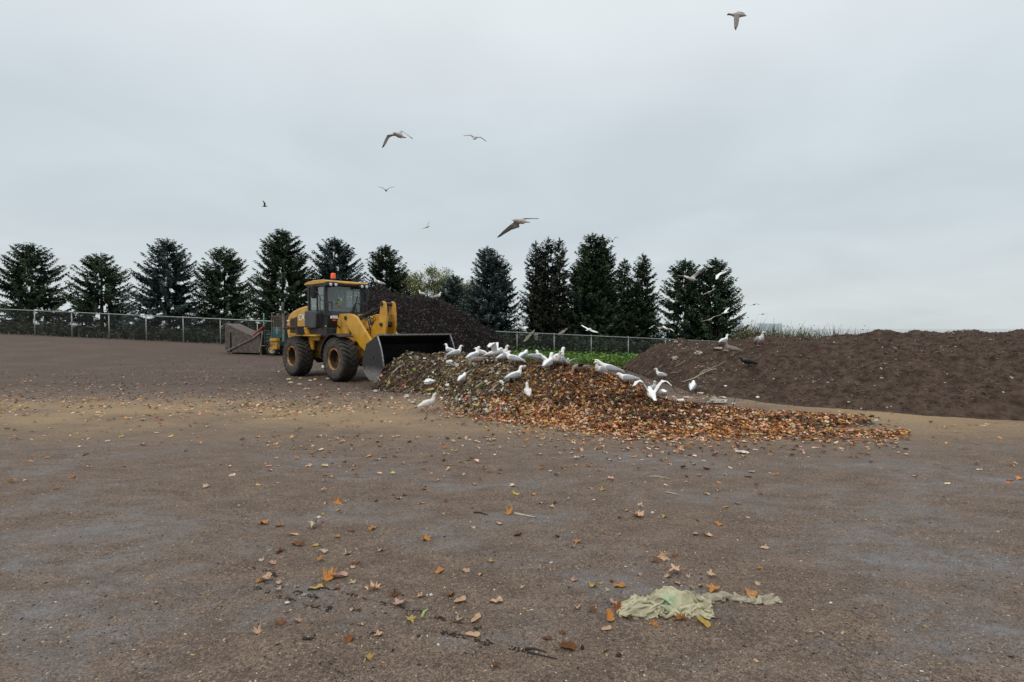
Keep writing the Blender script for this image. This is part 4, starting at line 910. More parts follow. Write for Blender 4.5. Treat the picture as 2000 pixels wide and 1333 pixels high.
RT, LT, AW, TO = 0, 180, 90, -90
gull(881, 697, 150, 'alert', 'upright white gull at the right end of the bucket looking left', rng=(12, 18))
gull(888, 703, 28, 'alert', 'white gull just below the bucket end facing right with its tail to the left', scale=1.05, rng=(12, 18))
gull(924, 710, 52, 'alert', 'big white gull stretching its neck up to the right beside the brown young gull', scale=1.15, rng=(11, 18))
gull(941, 702, 150, 'rest', 'grey winged gull behind the stretching gull with its tail to the right', rng=(11, 18))
gull(934, 718, 200, 'peck', 'brown mottled young gull feeding head down on the scrap pile', mats=JUV, rng=(11, 18))
gull(964, 703, -8, 'rest', 'white gull with both wings raised high on the pile crest', wings=WUP, scale=1.0, rng=(11, 18))
gull(981, 703, -45, 'alert', 'gull behind the wing raiser looking right with its beak down', rng=(11, 18))
gull(983, 710, 40, 'rest', 'grey winged gull right beside and in front of the gull with raised wings', rng=(11, 18))
gull(1005, 716, 160, 'rest', 'grey backed gull facing left with its tail over a white scrap', scale=1.12, rng=(11, 18))
gull(1021, 708, 60, 'rest', 'hunched white gull with its back turned behind the grey backed gull', rng=(11, 18))
gull(1046, 714, 40, 'peck', 'feeding white gull with its tail lifted at the left of the crowd', scale=1.15, rng=(11, 18))
gull(1058, 714, 130, 'alert', 'white gull with a round head behind the crowd facing left', scale=0.98, rng=(11, 18))
gull(1070, 727, 62, 'alert', 'largest white gull in front of the crowd seen from behind looking right', scale=1.12, rng=(10, 18))
gull(1090, 715, 50, 'alert', 'long necked gull standing tallest at the back of the crowd facing right', scale=1.12, rng=(10, 18))
gull(1083, 719, -50, 'alert', 'speckled gull behind the largest gull with a dark beak to the right', mats=SPECK, rng=(10, 18))
gull(1096, 719, 235, 'rest', 'low crouching gull left of the gull that faces the viewer', scale=0.95, rng=(10, 18))
gull(1107, 720, -85, 'rest', 'white gull facing the viewer with its wings half open on the crest', wings=WSP, scale=0.78, rng=(10, 18))
gull(1133, 733, 200, 'peck', 'dark brown young gull with half open wings at the right of the crowd', wings=WSP, mats=DARKJ, scale=0.85, rng=(9, 18))
gull(1004, 751, 32, 'alert', 'white gull standing alone on the middle of the pile slope facing right', scale=1.02, rng=(9, 18))
gull(902, 753, 70, 'rest', 'small white gull seen from behind low on the scrap slope', scale=0.88, rng=(9, 18))
gull(1031, 782, 95, 'alert', 'speckled young gull with a thin neck standing in the orange leaves', mats=SPECK, scale=0.9, rng=(8, 18))
gull(835, 805, 42, 'alert', 'grey speckled gull standing on the bare dirt left of the leaves', mats=SPECK, scale=0.98, rng=(8, 18))
gull(1193, 738, 176, 'lean', 'big gull calling with its neck stretched left on the right shoulder of the pile', scale=1.12, rng=(9, 14))
gull(1173, 737, 225, 'alert', 'gull peering left from behind the calling gull', scale=0.9, rng=(9, 14))
gull(1229, 754, 170, 'rest', 'small grey winged gull resting on the leaf slope below the calling gull', scale=0.95, rng=(9, 14), pitch=8)
gull(1293, 744, 160, 'alert', 'gull standing on the ground at the foot of the soil mound facing left', scale=1.0, rng=(13, 20))
gull(1277, 770, -100, 'alert', 'upright gull facing the viewer just behind the wings held open', scale=0.95, rng=(9, 16))
gull(1273, 791, 88, 'rest', 'gull with both wings held open seen from behind at the edge of the leaves', wings=WUP, scale=1.0, rng=(8, 14))
gull(1296, 786, 80, 'peck', 'gull bending down behind the right wing of the open winged gull', scale=0.95, rng=(9, 14))
gull(1352, 770, 62, 'rest', 'plump white gull with its back turned at the foot of the soil mound', scale=1.08, rng=(12, 16))
gull(1413, 676, 30, 'alert', 'small gull on the soil mound crest facing right near the fence end', scale=1.0, rng=(15, 22), group='gulls on the mounds')
gull(1431, 696, 172, 'alert', 'mottled brown young gull on the soil mound facing left', mats=JUV, scale=1.1, rng=(14, 22), group='gulls on the mounds')
gull(1483, 676, -88, 'alert', 'white gull facing the viewer on the soil mound in front of the tall weeds', scale=1.1, rng=(14, 20), group='gulls on the mounds')
gull(1461, 722, 165, 'rest', 'black crow on the soil mound slope', mats=CROW, scale=1.0, rng=(12, 20), name='crow', cat='crow', group='crow')
gull(737, 558, 160, 'alert', 'white gull on the left hump of the black mound with its head up', scale=1.2, rng=(26, 36), group='gulls on the mounds')
gull(745, 560, 170, 'rest', 'white gull on the left hump with its tail slanting to the right', scale=1.1, rng=(26, 36), group='gulls on the mounds')
gull(824, 570, 150, 'alert', 'left gull of the two on the right hump of the black mound facing left', scale=1.1, rng=(26, 36), group='gulls on the mounds')
gull(853, 571, 15, 'alert', 'right gull of the two on the right hump of the black mound facing right', scale=1.2, rng=(26, 36), group='gulls on the mounds')

def flyer(d, head, tail, wings, label, mats, hd=0.0, voxel=0.009, signs=(1, 1), thin=1.0, bs=1.0):
    """head, tail and, per wing, shoulder, wrist and tip as seen; hd = depth of the head relative to the body"""
    hc = at(*head, d + hd); tc_ = at(*tail, d - hd); C_ = (hc + tc_) / 2; f = (hc - tc_).normalized()
    if (hc - tc_).length < 0.42: hc, tc_ = C_ + f * 0.21, C_ - f * 0.24
    side = f.cross(Vector((0, 0, 1))).normalized(); up = side.cross(f)
    parts = []; b = MB(); L_ = (hc - tc_).length
    rings = [(C_ + f * (x * L_) + up * z, side * w_ * bs, up * h_ * bs) for x, z, w_, h_ in ((-0.56, 0, 0.055, 0.007), (-0.42, 0, 0.042, 0.012), (-0.28, 0, 0.032, 0.026), (-0.1, 0, 0.062, 0.056), (0.12, 0, 0.068, 0.062), (0.28, 0.005, 0.05, 0.048), (0.40, 0.012, 0.036, 0.036), (0.48, 0.012, 0.034, 0.034), (0.54, 0.008, 0.018, 0.018))]
    b.loft([(c - C_, x, y) for c, x, y in rings], 12); parts.append((b, 0))
    b = MB(); b.tube([f * (0.52 * L_) + up * 0.008, f * (0.52 * L_ + 0.065) - up * 0.003], [0.013, 0.007], 7); parts.append((b, 3))
    for (sh, wr, tp), sg in zip(wings, signs):
        S = at(*sh, d) - C_; px = d / F
        def step(prev, a, b_, ln, k):
            lat = math.hypot(b_[0] - a[0], b_[1] - a[1]) * px; return k * math.sqrt(max(0.0, ln * ln - lat * lat))
        d1 = d + step(None, sh, wr, 0.27, sg); W_ = at(*wr, d1) - C_; d2 = d1 + step(None, wr, tp, 0.36, sg * 0.8); Tp = at(*tp, d2) - C_
        root = S * 0.45 + f * 0.05; bk_ = (-f + up * 0.05)
        m1 = (root + W_) / 2 + up * 0.012; m2 = W_ + (Tp - W_) * 0.5 + f * 0.012
        b = MB(); wing_loft(b, [root, m1, W_, m2, W_ + (Tp - W_) * 0.78], [0.17, 0.165, 0.155, 0.125, 0.085], [0.034 * thin, 0.028 * thin, 0.024 * thin, 0.02 * thin, 0.018 * thin], bk_); parts.append((b, 1))
        b = MB(); wing_loft(b, [W_ + (Tp - W_) * 0.76, Tp], [0.09, 0.028], [0.018 * thin, 0.014], bk_); parts.append((b, 2))
    o = link_mesh('flying_gull', fuse(parts, voxel, 'flying_gull', mats)); o.location = C_; tag(o, label, 'gull', 'gulls in the air'); return o
FG = [M['gull_white'], M['gull_grey'], M['gull_black'], M['gull_beak'], M['gull_leg']]
M['brown_grey_feather'] = mat('brown_grey_feathers', (0.22, 0.185, 0.165), (0.15, 0.125, 0.11), 0.85, scale=20)  # brown grey wing plumage of some flying gulls
M['pale_feather'] = mat('dusky_white_feathers', (0.50, 0.47, 0.44), (0.40, 0.37, 0.34), 0.85, scale=20)
FB = [M['pale_feather'], M['brown_grey_feather'], M['gull_dbrown'], M['gull_beak'], M['gull_leg']]
FD = [M['pale_feather'], M['pale_feather'], M['gull_black'], M['gull_beak'], M['gull_leg']]
FK = [M['gull_dbrown'], M['gull_dbrown'], M['gull_black'], M['gull_dbrown'], M['gull_leg']]
FW = [M['gull_white'], M['gull_white'], M['gull_grey'], M['gull_beak'], M['gull_leg']]
flyer(14, (770.5, 261.6), (789.5, 269), [((775, 263), (757, 264.5), (746, 289)), ((779, 263), (785, 256), (806, 272))], 'large gull soaring with drooping black tipped wings above the loader', FD, signs=(-1, 1), hd=-0.18)
flyer(22, (930.5, 268.5), (924, 272), [((926.5, 269.5), (919, 264.2), (905, 265.6)), ((931.5, 269), (939, 268.3), (950.5, 276.6))], 'dark winged gull gliding in the middle of the sky', FB, hd=0.2, voxel=0.011)
flyer(32, (754, 372), (754.3, 373.4), [((753, 372), (747.5, 367.6), (738, 365)), ((755.5, 372), (761, 367.3), (771, 364.8))], 'small dark gull with wings in a shallow V above the loader', FK, hd=0.2, voxel=0.012)
flyer(44, (521, 403.4), (512, 403.2), [((517, 403), (518.5, 397.5), (513, 391.5)), ((517, 403), (518, 398), (514.5, 393))], 'tiny dark gull flapping at the left of the sky', FK, signs=(-1, 1), voxel=0.013)
flyer(42, (835.5, 443.5), (831.5, 445), [((834, 444), (836, 439.5), (839, 433.5)), ((832, 444.5), (828.5, 446.4), (824.5, 447))], 'tiny pale gull banking above the black mound', FD, voxel=0.013)
flyer(12, (1006, 431.8), (1030, 434.2), [((1011, 434.5), (996, 441.5), (970.5, 464)), ((1016, 432), (1025, 427.2), (1053.5, 427.5))], 'large brown winged gull gliding left above the gap in the spruces', FB, signs=(-1, 1), hd=-0.12)
flyer(14, (1447, 30.5), (1430, 29), [((1441, 31), (1442, 40), (1437.5, 59.5)), ((1445, 28.5), (1449, 24.5), (1457, 30))], 'brown gull with one wing hanging down at the top right of the sky', FB, signs=(-1, 1))
flyer(36, (1195.8, 471.2), (1196, 473.3), [((1195, 471.5), (1191, 465), (1184, 462)), ((1197, 471.5), (1201.5, 464), (1208.5, 463.6))], 'small reddish brown gull with raised wings at the top of the tallest spruce', FK, hd=-0.2, voxel=0.012)
flyer(17, (1343.5, 544.3), (1359.5, 547.5), [((1345, 544), (1331, 540.3), (1316, 538)), ((1350, 544.5), (1356, 537), (1376, 522))], 'white gull with wide raised wings in front of the right spruces', FD, signs=(-1, 1), hd=-0.1)
flyer(22, (1417, 532.5), (1400, 537.5), [((1408, 535.5), (1404, 539), (1399.5, 547)), ((1412, 533), (1417, 531), (1425, 529.5))], 'white gull with a broad lowered wing at the top of the rightmost spruce', FW, signs=(-1, 1))
flyer(27, (1386, 571), (1382, 572.8), [((1382, 572.5), (1377.5, 573.6), (1369, 577)), ((1386, 571), (1390, 568.5), (1399, 563))], 'pale brown gull tilting its wings in the middle of the rightmost spruce', FD, hd=-0.2)
flyer(25, (1388, 624.5), (1384.5, 626.5), [((1384, 625.5), (1377, 626.6), (1367.5, 629)), ((1388, 624), (1396, 618.4), (1412, 614.8))], 'white gull gliding with long level wings low in front of the rightmost spruce', FD, hd=-0.2)
flyer(34, (1419, 611), (1413, 612), [((1416.5, 611), (1420, 607), (1426, 601)), ((1415, 611.5), (1411, 614), (1407, 614.5))], 'tiny gull banking at the right wing tip of the low gliding gull', FW, voxel=0.012)
flyer(26, (1299, 642), (1306, 644.5), [((1300, 642), (1293, 639), (1284, 641)), ((1303, 642), (1309, 642.5), (1317, 648.5))], 'white gull flapping over the fence left of the rightmost spruces', FW, signs=(-1, -1), hd=-0.1)
flyer(25, (1153, 643), (1146, 645.5), [((1148.5, 643), (1142, 638.5), (1136, 635)), ((1151, 643.5), (1158, 646), (1169, 649.5))], 'white gull flying just above the middle of the fence', FW, hd=0.15)
flyer(55, (1446, 568), (1442, 568.5), [((1443, 568), (1441, 566.5), (1439, 565)), ((1445, 568), (1448, 566), (1450, 567))], 'far white gull touching the right edge of the rightmost spruce', FW, voxel=0.016)
flyer(38, (1449.5, 586.3), (1446.5, 587.2), [((1447, 586), (1442.5, 580.5), (1434, 577)), ((1449.5, 586), (1453.5, 580), (1459, 575.5))], 'far gull with wings in a V against the pale sky at the right', FD, hd=-0.2, voxel=0.013)
flyer(40, (1474.5, 594.6), (1471, 595.8), [((1474, 594.8), (1478.5, 593.6), (1484.5, 595.5)), ((1471.5, 595), (1467.5, 596.6), (1462, 598.2))], 'far gull with level wings below the V shaped gull', FD, hd=-0.2, voxel=0.013)
flyer(45, (1491.5, 613.8), (1488.5, 614.4), [((1491, 613.8), (1495, 613), (1500, 612)), ((1489, 614), (1485, 614), (1479.5, 614.5))], 'far gull with level wings at the right edge of the photo', FD, hd=-0.2, voxel=0.013)
flyer(60, (1473.5, 641.8), (1471.5, 642.2), [((1473, 641.8), (1476.5, 641), (1481, 642)), ((1472, 641.8), (1468.5, 640.5), (1464, 640))], 'farthest tiny gull low between the two pale towers', FK, hd=-0.2, voxel=0.016)
flyer(24, (1017, 641), (1025, 644), [((1018, 641.5), (1014, 636), (1012, 632)), ((1021, 642), (1026, 638), (1031, 640))], 'white gull flapping low above the fence beside the rounded blue green spruce', FW, signs=(-1, 1), hd=-0.1)

# ------------------------------------------------------------------ leaves
LC = {'olive': (0.150, 0.108, 0.042), 'straw': (0.40, 0.33, 0.15), 'tan': (0.74, 0.47, 0.30), 'orange': (0.58, 0.25, 0.06), 'brown': (0.20, 0.085, 0.035), 'yellow': (0.58, 0.40, 0.10), 'pale': (0.62, 0.50, 0.34), 'pink': (0.62, 0.36, 0.28), 'dark': (0.075, 0.042, 0.026), 'rust': (0.33, 0.10, 0.025)}
def leaf_outline(rg):
    pts = []
    for a, r in ((-100, .30), (-128, .62), (-112, .46), (-98, .60), (-80, .40), (-62, .70), (-52, .92), (-44, .70), (-34, .66), (-26, .46), (-16, .78), (-8, .80), (0, 1.05), (9, .80), (17, .76), (26, .46), (35, .68), (44, .70), (53, .90), (63, .68), (80, .40), (97, .58), (112, .45), (127, .60), (100 + 60, .22), (-160, .22)):
        pts.append((a, r))
    pts = sorted(pts); return [(R(a + rg.uniform(-3, 3)), r * rg.uniform(0.88, 1.1)) for a, r in pts]
def leaf_mesh(seed, kind='maple'):
    rg = random.Random(seed); b = MB(); o = leaf_outline(rg) if kind == 'maple' else [(R(a), 0.95 * (abs(math.cos(R(a))) ** 0.9 * 0.62 + 0.36)) for a in range(-180, 180, 20)]
    n = len(o); cu = rg.uniform(0.2, 0.85); cv = rg.uniform(-0.25, 0.5); tw = rg.uniform(-0.4, 0.4); ph = rg.random() * 6
    def P(a, r):
        x, y = r * math.cos(a), r * math.sin(a)
        z = cu * y * y + cv * max(0, x) ** 2 * 0.8 + tw * x * y + 0.10 * math.sin(4 * a + ph) * r
        return Vector((x * (1 - 0.15 * abs(cv)), y * (1 - 0.3 * cu), z)) * 0.5
    vs = [P(0, 0)] + [P(a, r * 0.5) for a, r in o] + [P(a, r) for a, r in o]
    fs = [(0, 1 + i, 1 + (i + 1) % n) for i in range(n)] + [(1 + i, 1 + n + i, 1 + n + (i + 1) % n, 1 + (i + 1) % n) for i in range(n)]
    b.add(vs, fs); zmin = min(v[2] for v in vs)
    st = [Vector((-0.10, 0, 0.0)), Vector((-0.32, rg.uniform(-0.06, 0.06), 0.03)), Vector((-0.46, rg.uniform(-0.12, 0.12), 0.05))]
    b.tube(st, [0.012, 0.009, 0.008], 4)
    b.v = [(x, y, z - zmin) for x, y, z in b.v]
    return b
def leaf_mat(k):
    c = LC[k]; m = mat('leaf_' + k, tuple(min(0.8, x * 1.1) for x in c), tuple(x * 0.75 for x in c), 0.6, scale=14, detail=6, spec=0.3, bump=0.01, lo=0.3, hi=0.65); return m
LMAT = {k: leaf_mat(k) for k in LC}
LPOOL = {}
def leaf_me(k, s):
    if (k, s) not in LPOOL:
        b = leaf_mesh(100 + s, 'maple' if s % 4 else 'oval'); me = b.mesh('fallen_leaf', LMAT[k], True); LPOOL[(k, s)] = me
    return LPOOL[(k, s)]
lrg = random.Random(77)
LEAVES = []
def gnd(x, y):
    z = gz(x, y)
    if -14 <= x <= 14 and 1.5 <= y <= 16: z += 0.03 * fbm(x * 0.5, y * 0.5, 5, 3) + 0.011 * fbm(x * 4, y * 4, 1.0, 4) * (1 - sstep(9, 16, y))
    return z
def put_leaf(u, v, px, k, label, group, s=None, tilt=None, up=0.0):
    p = hit(u, v, 2.0, 12); sz = max(0.035, px / F * p.y)
    o = link_mesh('fallen_leaf', leaf_me(k, lrg.randrange(8) if s is None else s)); o.location = (p.x, p.y, gnd(p.x, p.y) + 0.001 + up)
    t = tilt or (lrg.gauss(0, 0.13), lrg.gauss(0, 0.13)); o.rotation_euler = (t[0], t[1], lrg.random() * 6.28); o.scale = (sz, sz, sz * lrg.uniform(0.9, 2.0))
    tag(o, label, 'leaf', group); LEAVES.append((u, v)); return o
SP = 'singled out leaves on the near dirt'
NAMED = [(640, 1134, 36, 'orange', 'amber brown leaf overlapping a pink leaf in the left foreground'), (662, 1129, 28, 'pink', 'pink curled leaf overlapping the amber leaf in the left foreground'), (734, 1151, 32, 'tan', 'large tan pointed maple leaf lying flat left of the foreground centre'),
         (769, 1167, 24, 'brown', 'curled brown leaf with raised ends below the large tan maple leaf'), (780, 1188, 32, 'pink', 'folded pink leaf with a rust coloured back edge'), (616, 1154, 24, 'yellow', 'mottled yellow tan leaf under the amber leaf pair'), (594, 1164, 10, 'pale', 'tiny pale leaf scrap left of the mottled yellow leaf'),
         (820, 1172, 20, 'tan', 'small tan leaf right of the curled brown leaf'), (881, 1168, 24, 'rust', 'rust red leaf lying between two small tan leaves'), (898, 1180, 20, 'tan', 'tan jagged leaf just below the rust red leaf'), (585, 1218, 18, 'pink', 'pinkish curled leaf alone at the lower left'), (512, 1024, 26, 'orange', 'orange maple leaf at the left edge of the photo'),
         (614, 1031, 24, 'pale', 'pale spread leaf with dark centre above the left foreground'), (582, 1066, 20, 'brown', 'brown red leaf upper left of the amber leaf pair'), (614, 1065, 16, 'yellow', 'yellow leaf beside the brown red leaf'), (510, 1097, 18, 'pale', 'pale leaf at the left edge above the wheel ruts'),
         (830, 1052, 24, 'orange', 'orange tan leaf lying alone left of centre'), (1012, 1047, 20, 'brown', 'tan leaf with dark rim near the picture centre'), (1243, 1011, 28, 'tan', 'wide tan leaf lying flat right of centre'), (1292, 1091, 26, 'tan', 'upright curled tan leaf above the mesh bag'), (1322, 1122, 26, 'tan', 'tan leaf right above the mesh bag'),
         (1210, 1145, 20, 'orange', 'flat orange tan leaf left of the curled upright leaf'), (1387, 1048, 22, 'tan', 'three pointed tan leaf on the right'), (1250, 1124, 14, 'pink', 'small pink leaf pair above left of the mesh bag'), (1203, 1198, 32, 'rust', 'rust leaf standing upright at the left tip of the mesh bag'), (1190, 1210, 28, 'orange', 'orange leaf lying at the left tip of the mesh bag'),
         (1276, 1223, 22, 'orange', 'orange leaf under the front edge of the mesh bag'), (1334, 1219, 30, 'orange', 'amber leaf standing at the front of the mesh bag'), (1395, 1158, 30, 'orange', 'orange leaf behind the grey strip tail'), (1468, 1165, 30, 'orange', 'amber leaf near the far end of the grey strip tail'), (1186, 1158, 12, 'pale', 'little pale leaf left of the mesh bag'),
         (660, 985, 26, 'orange', 'orange leaf standing upright in the left middle distance'), (994, 1006, 22, 'orange', 'orange curled leaf touching a pale seed stalk'), (1108, 1271, 30, 'brown', 'crumpled brown leaf with a stalk at the bottom of the photo'), (965, 1307, 22, 'brown', 'rolled brown leaf at the bottom edge of the photo'), (718, 1292, 24, 'yellow', 'withered yellow brown leaf at the lower left')]
for i, (u, v, px, k, lb_) in enumerate(NAMED):
    up = 0.0; tl = None
    if 'standing upright' in lb_ or 'upright curled' in lb_ or 'standing at the front' in lb_: tl = (0.9, 0.3); up = 0.012
    put_leaf(u, v, px * 1.42, k, lb_, SP, s=(i * 3 + 1) % 8, tilt=tl, up=up)
ZN = {('l', 'n'): 'in the near left of the yard', ('c', 'n'): 'in the near centre of the yard', ('r', 'n'): 'in the near right of the yard', ('l', 'm'): 'in the middle left of the yard', ('c', 'm'): 'in the middle centre of the yard', ('r', 'm'): 'in the middle right of the yard'}
KD = [('tan', 40, 'tan'), ('orange', 11, 'orange'), ('brown', 16, 'brown'), ('yellow', 10, 'yellow'), ('pale', 18, 'pale'), ('pink', 8, 'pinkish'), ('rust', 6, 'rusty')]
def zone(u, v): return ('l' if u < 840 else 'c' if u < 1160 else 'r', 'n' if v > 960 else 'm')
cnt = 0
while cnt < 262:
    v = 855 + 400 * lrg.random() ** 2.6; u = lrg.uniform(503, 1497)
    if fbm(u * 0.008, v * 0.02, 4, 3) + lrg.uniform(-0.5, 0.35) < 0 and v > 880: continue
    if any(abs(u - a) < 14 and abs(v - b) < 5 for a, b in LEAVES): continue
    k, _, nm = lrg.choices(KD, [q[1] for q in KD])[0]; zz = ZN[zone(u, v)]
    d_ = CAM_H / (v - 642) * F; sz = lrg.uniform(0.055, 0.105)
    put_leaf(u, v, sz * F / d_, k, 'small %s fallen leaf lying loose on the dirt %s' % (nm, zz), 'loose %s leaves %s' % (nm, zz)); cnt += 1

# leaf carpets nobody could count: simple bent leaves merged into one mesh
def bent(cb, p, n, sz, col, rg, elong=0.62, curl=0.35):
    a = rg.random() * 6.283; t = Vector((math.cos(a), math.sin(a), 0)); t = (t - n * t.dot(n)).normalized(); s_ = n.cross(t)
    w_ = sz * elong * 0.5; cz = rg.uniform(-0.15, curl) * sz; c2 = rg.uniform(-0.1, 0.3) * sz; j = lambda: rg.uniform(0.75, 1.25)
    A = p - t * sz * 0.5; B = p + t * sz * 0.5 * j() + n * c2
    vs = [A, p - t * sz * 0.15 + s_ * w_ * j() + n * cz, p + t * sz * 0.12 + s_ * w_ * 0.55 + n * cz * 0.5, p + t * sz * 0.30 + s_ * w_ * j() + n * cz, B, p + t * sz * 0.28 - s_ * w_ * j() + n * cz, p + t * sz * 0.10 - s_ * w_ * 0.5 + n * cz * 0.5, p - t * sz * 0.18 - s_ * w_ * j() + n * cz, p + n * 0.001]
    k = len(cb.v); cb.v += [tuple(q) for q in vs]
    for f in ((0, 1, 2, 8), (8, 2, 3, 4), (8, 4, 5, 6), (0, 8, 6, 7)): cb.f.append(tuple(i + k for i in f)); cb.m.append(0); cb.c.append(col)
def pick(tab, rg):
    c = LC[rg.choices([t[0] for t in tab], [t[1] for t in tab])[0]]; k = rg.uniform(0.65, 1.25); return (c[0] * k * rg.uniform(0.9, 1.1), c[1] * k * rg.uniform(0.9, 1.1), c[2] * k)
rg = random.Random(21); cb = MB(); cb.c = []
HOT = [('orange', 17), ('tan', 11), ('brown', 40), ('rust', 15), ('yellow', 3), ('pale', 5), ('dark', 46), ('pink', 3), ('olive', 8)]  # the many dark leaves also stand in for shadows between leaves
HOT2 = [('orange', 20), ('tan', 16), ('brown', 30), ('rust', 20), ('yellow', 4), ('pale', 8), ('dark', 18), ('pink', 5)]
MUD = [('dark', 80), ('brown', 24), ('tan', 2), ('pale', 3), ('olive', 12), ('straw', 4)]
MIDL = [('dark', 56), ('brown', 26), ('tan', 5), ('orange', 2), ('rust', 4), ('yellow', 3), ('pale', 3), ('olive', 26), ('straw', 12)]
n_ = 0
while n_ < 30000:
    u = rg.uniform(735, 1790) if rg.random() < 0.85 else rg.uniform(960, 1300); y = rg.uniform(8.2, 16.2); x = y * (u - 1000) / F; z = PILE(x, y)
    if z < gz(x, y) - 0.02: continue
    if u > 1500 and rg.random() < 0.5 + 0.5 * sstep(1540, 1760, u): continue
    hot = sstep(925, 1050, u + 70 * fbm(x * 1.2, y * 1.2, 7) + 75 - 150 * min(1.0, max(0.0, z) / 0.62))
    if rg.random() > 0.45 + 0.55 * hot: continue
    blk = fbm(x * 1.1 + 5, y * 1.6, 13, 3)
    tab = (HOT if z > 0.25 else HOT2) if rg.random() < hot else (MIDL if u > 860 else MUD)
    band = math.exp(-((u - 1275) / 130) ** 2 - ((z - 0.13) / 0.09) ** 2) + 0.8 * math.exp(-((u - 1005) / 22) ** 2 - ((z - 0.12) / 0.1) ** 2)
    if (blk > 0.16 and z < 0.42 and rg.random() < 0.7) or rg.random() < band * 0.8: tab = MUD
    nn = snormal(x, y); nn = (nn + Vector((rg.gauss(0, 0.42), rg.gauss(0, 0.42), rg.gauss(0, 0.2)))).normalized()
    bent(cb, Vector((x, y, z + rg.uniform(0.0, 0.035))), nn, rg.uniform(0.045, 0.11), cmul(pick(tab, rg), 0.80 if z > 0.22 else 1.0), rg); n_ += 1
lc = link_mesh('leaf_cover', cb.mesh('leaf_cover', M['leaf']), pile_o); lc['kind'] = 'stuff'
# fringe and yard leaves
cb = MB(); cb.c = []; n_ = 0
FAR = [('tan', 24), ('brown', 24), ('orange', 14), ('pale', 16), ('rust', 12), ('yellow', 7), ('pink', 8), ('dark', 6)]
while n_ < 6800:
    q = rg.random()
    if q < 0.40:      # along the foot of the pile
        u = rg.uniform(850, 1780); yb = interp([(725, 14.1), (760, 13.7), (800, 13.4), (850, 12.9), (870, 11.6), (900, 10.5), (950, 9.95), (1000, 9.6), (1080, 9.2), (1150, 8.75), (1250, 8.5), (1500, 8.38), (1800, 8.4)], u); y = yb - abs(rg.gauss(0, 0.30 if rg.random() < 0.75 else 0.8)) + 0.08
    elif q < 0.66: u = rg.uniform(-100, 905); y = rg.triangular(9.2, 16.5, 10.9)
    elif q < 0.78: u = rg.uniform(1190, 1480); y = rg.uniform(12.0, 17.5)
    elif q < 0.84: u = rg.uniform(0, 730); y = rg.uniform(15, 21)
    else: u = rg.uniform(-300, 2300); y = 5.0 + 5.5 * rg.random() ** 0.6
    x = y * (u - 1000) / F
    if q > 0.40 and fbm(x * 0.55, y * 1.1, 40, 3) + rg.uniform(-0.35, 0.25) < 0: continue
    if max(PILE(x, y), SOIL(x, y)) > gz(x, y) + 0.03 and q >= 0.40: continue
    nn = Vector((rg.gauss(0, 0.2), rg.gauss(0, 0.2), 1)).normalized()
    bent(cb, Vector((x, y, max(gnd(x, y), PILE(x, y)) + rg.uniform(0.006, 0.018))), nn, rg.uniform(0.04, 0.095), pick(HOT2 if q < 0.4 else FAR, rg), rg); n_ += 1
tag(link_mesh('leaf_litter', cb.mesh('leaf_litter', M['leaf'])), 'countless small fallen leaves scattered over the yard and along the pile foot', 'leaves', kind='stuff')

# food scraps and paper in the left half of the pile, and at its foot
SCR = [((0.66, 0.62, 0.54), 30), ((0.55, 0.45, 0.30), 22), ((0.60, 0.50, 0.20), 9), ((0.62, 0.42, 0.34), 9), ((0.22, 0.30, 0.06), 2.5), ((0.40, 0.38, 0.33), 14), ((0.70, 0.69, 0.67), 16), ((0.30, 0.22, 0.13), 14), ((0.34, 0.04, 0.04), 1), ((0.55, 0.25, 0.05), 3)]
cb = MB(); cb.c = []; n_ = 0
while n_ < 950:
    u = 735 + 260 * rg.random() ** 1.15; y = rg.uniform(9.8, 16.2); x = y * (u - 1000) / F; z = PILE(x, y)
    if z < gz(x, y) - 0.05: continue
    if fbm(x * 2.1, y * 2.1, 60, 3) + rg.uniform(-0.3, 0.3) < 0 and z > 0.12: continue
    c = rg.choices([q[0] for q in SCR], [q[1] for q in SCR])[0]; kk = rg.uniform(0.35, 1.05)
    nn = (snormal(x, y) + Vector((rg.gauss(0, 0.4), rg.gauss(0, 0.4), 0))).normalized()
    bent(cb, Vector((x, y, max(z, gz(x, y)) + rg.uniform(0.005, 0.04))), nn, rg.uniform(0.04, 0.13) * (1.4 if rg.random() < 0.1 else 1), cmul(c, kk), rg, rg.uniform(0.25, 0.8), 0.6); n_ += 1
sc_o = link_mesh('food_scraps', cb.mesh('food_scraps', M['leaf']), pile_o); sc_o['kind'] = 'stuff'
# straw and stalks lying down the slope
cb = MB(); cb.c = []
for i in range(2200):
    u = rg.uniform(760, 1090); y = rg.uniform(9.8, 15.6); x = y * (u - 1000) / F; z = PILE(x, y)
    if z < 0.05: continue
    dr = Vector((rg.gauss(-0.75, 0.35), rg.gauss(-0.6, 0.35), 0)).normalized() * rg.uniform(0.08, 0.3); x2, y2 = x + dr.x, y + dr.y
    A = Vector((x, y, z + 0.02)); B = Vector((x2, y2, max(gz(x2, y2), PILE(x2, y2)) + 0.02)); wv = (B - A).cross(Vector((0, -0.3, 1))).normalized() * rg.uniform(0.004, 0.009)
    k = len(cb.v); cb.v += [tuple(A - wv), tuple(A + wv), tuple(B + wv), tuple(B - wv)]; cb.f.append((k, k + 1, k + 2, k + 3)); cb.m.append(0)
    cb.c.append(cmul(rg.choice([(0.30, 0.26, 0.09), (0.16, 0.13, 0.06), (0.09, 0.06, 0.035), (0.20, 0.20, 0.06), (0.34, 0.30, 0.20), (0.06, 0.04, 0.02), (0.10, 0.07, 0.03)]), rg.uniform(0.6, 1.2)))
st_o = link_mesh('straw', cb.mesh('straw', M['leaf']), pile_o); st_o['kind'] = 'stuff'

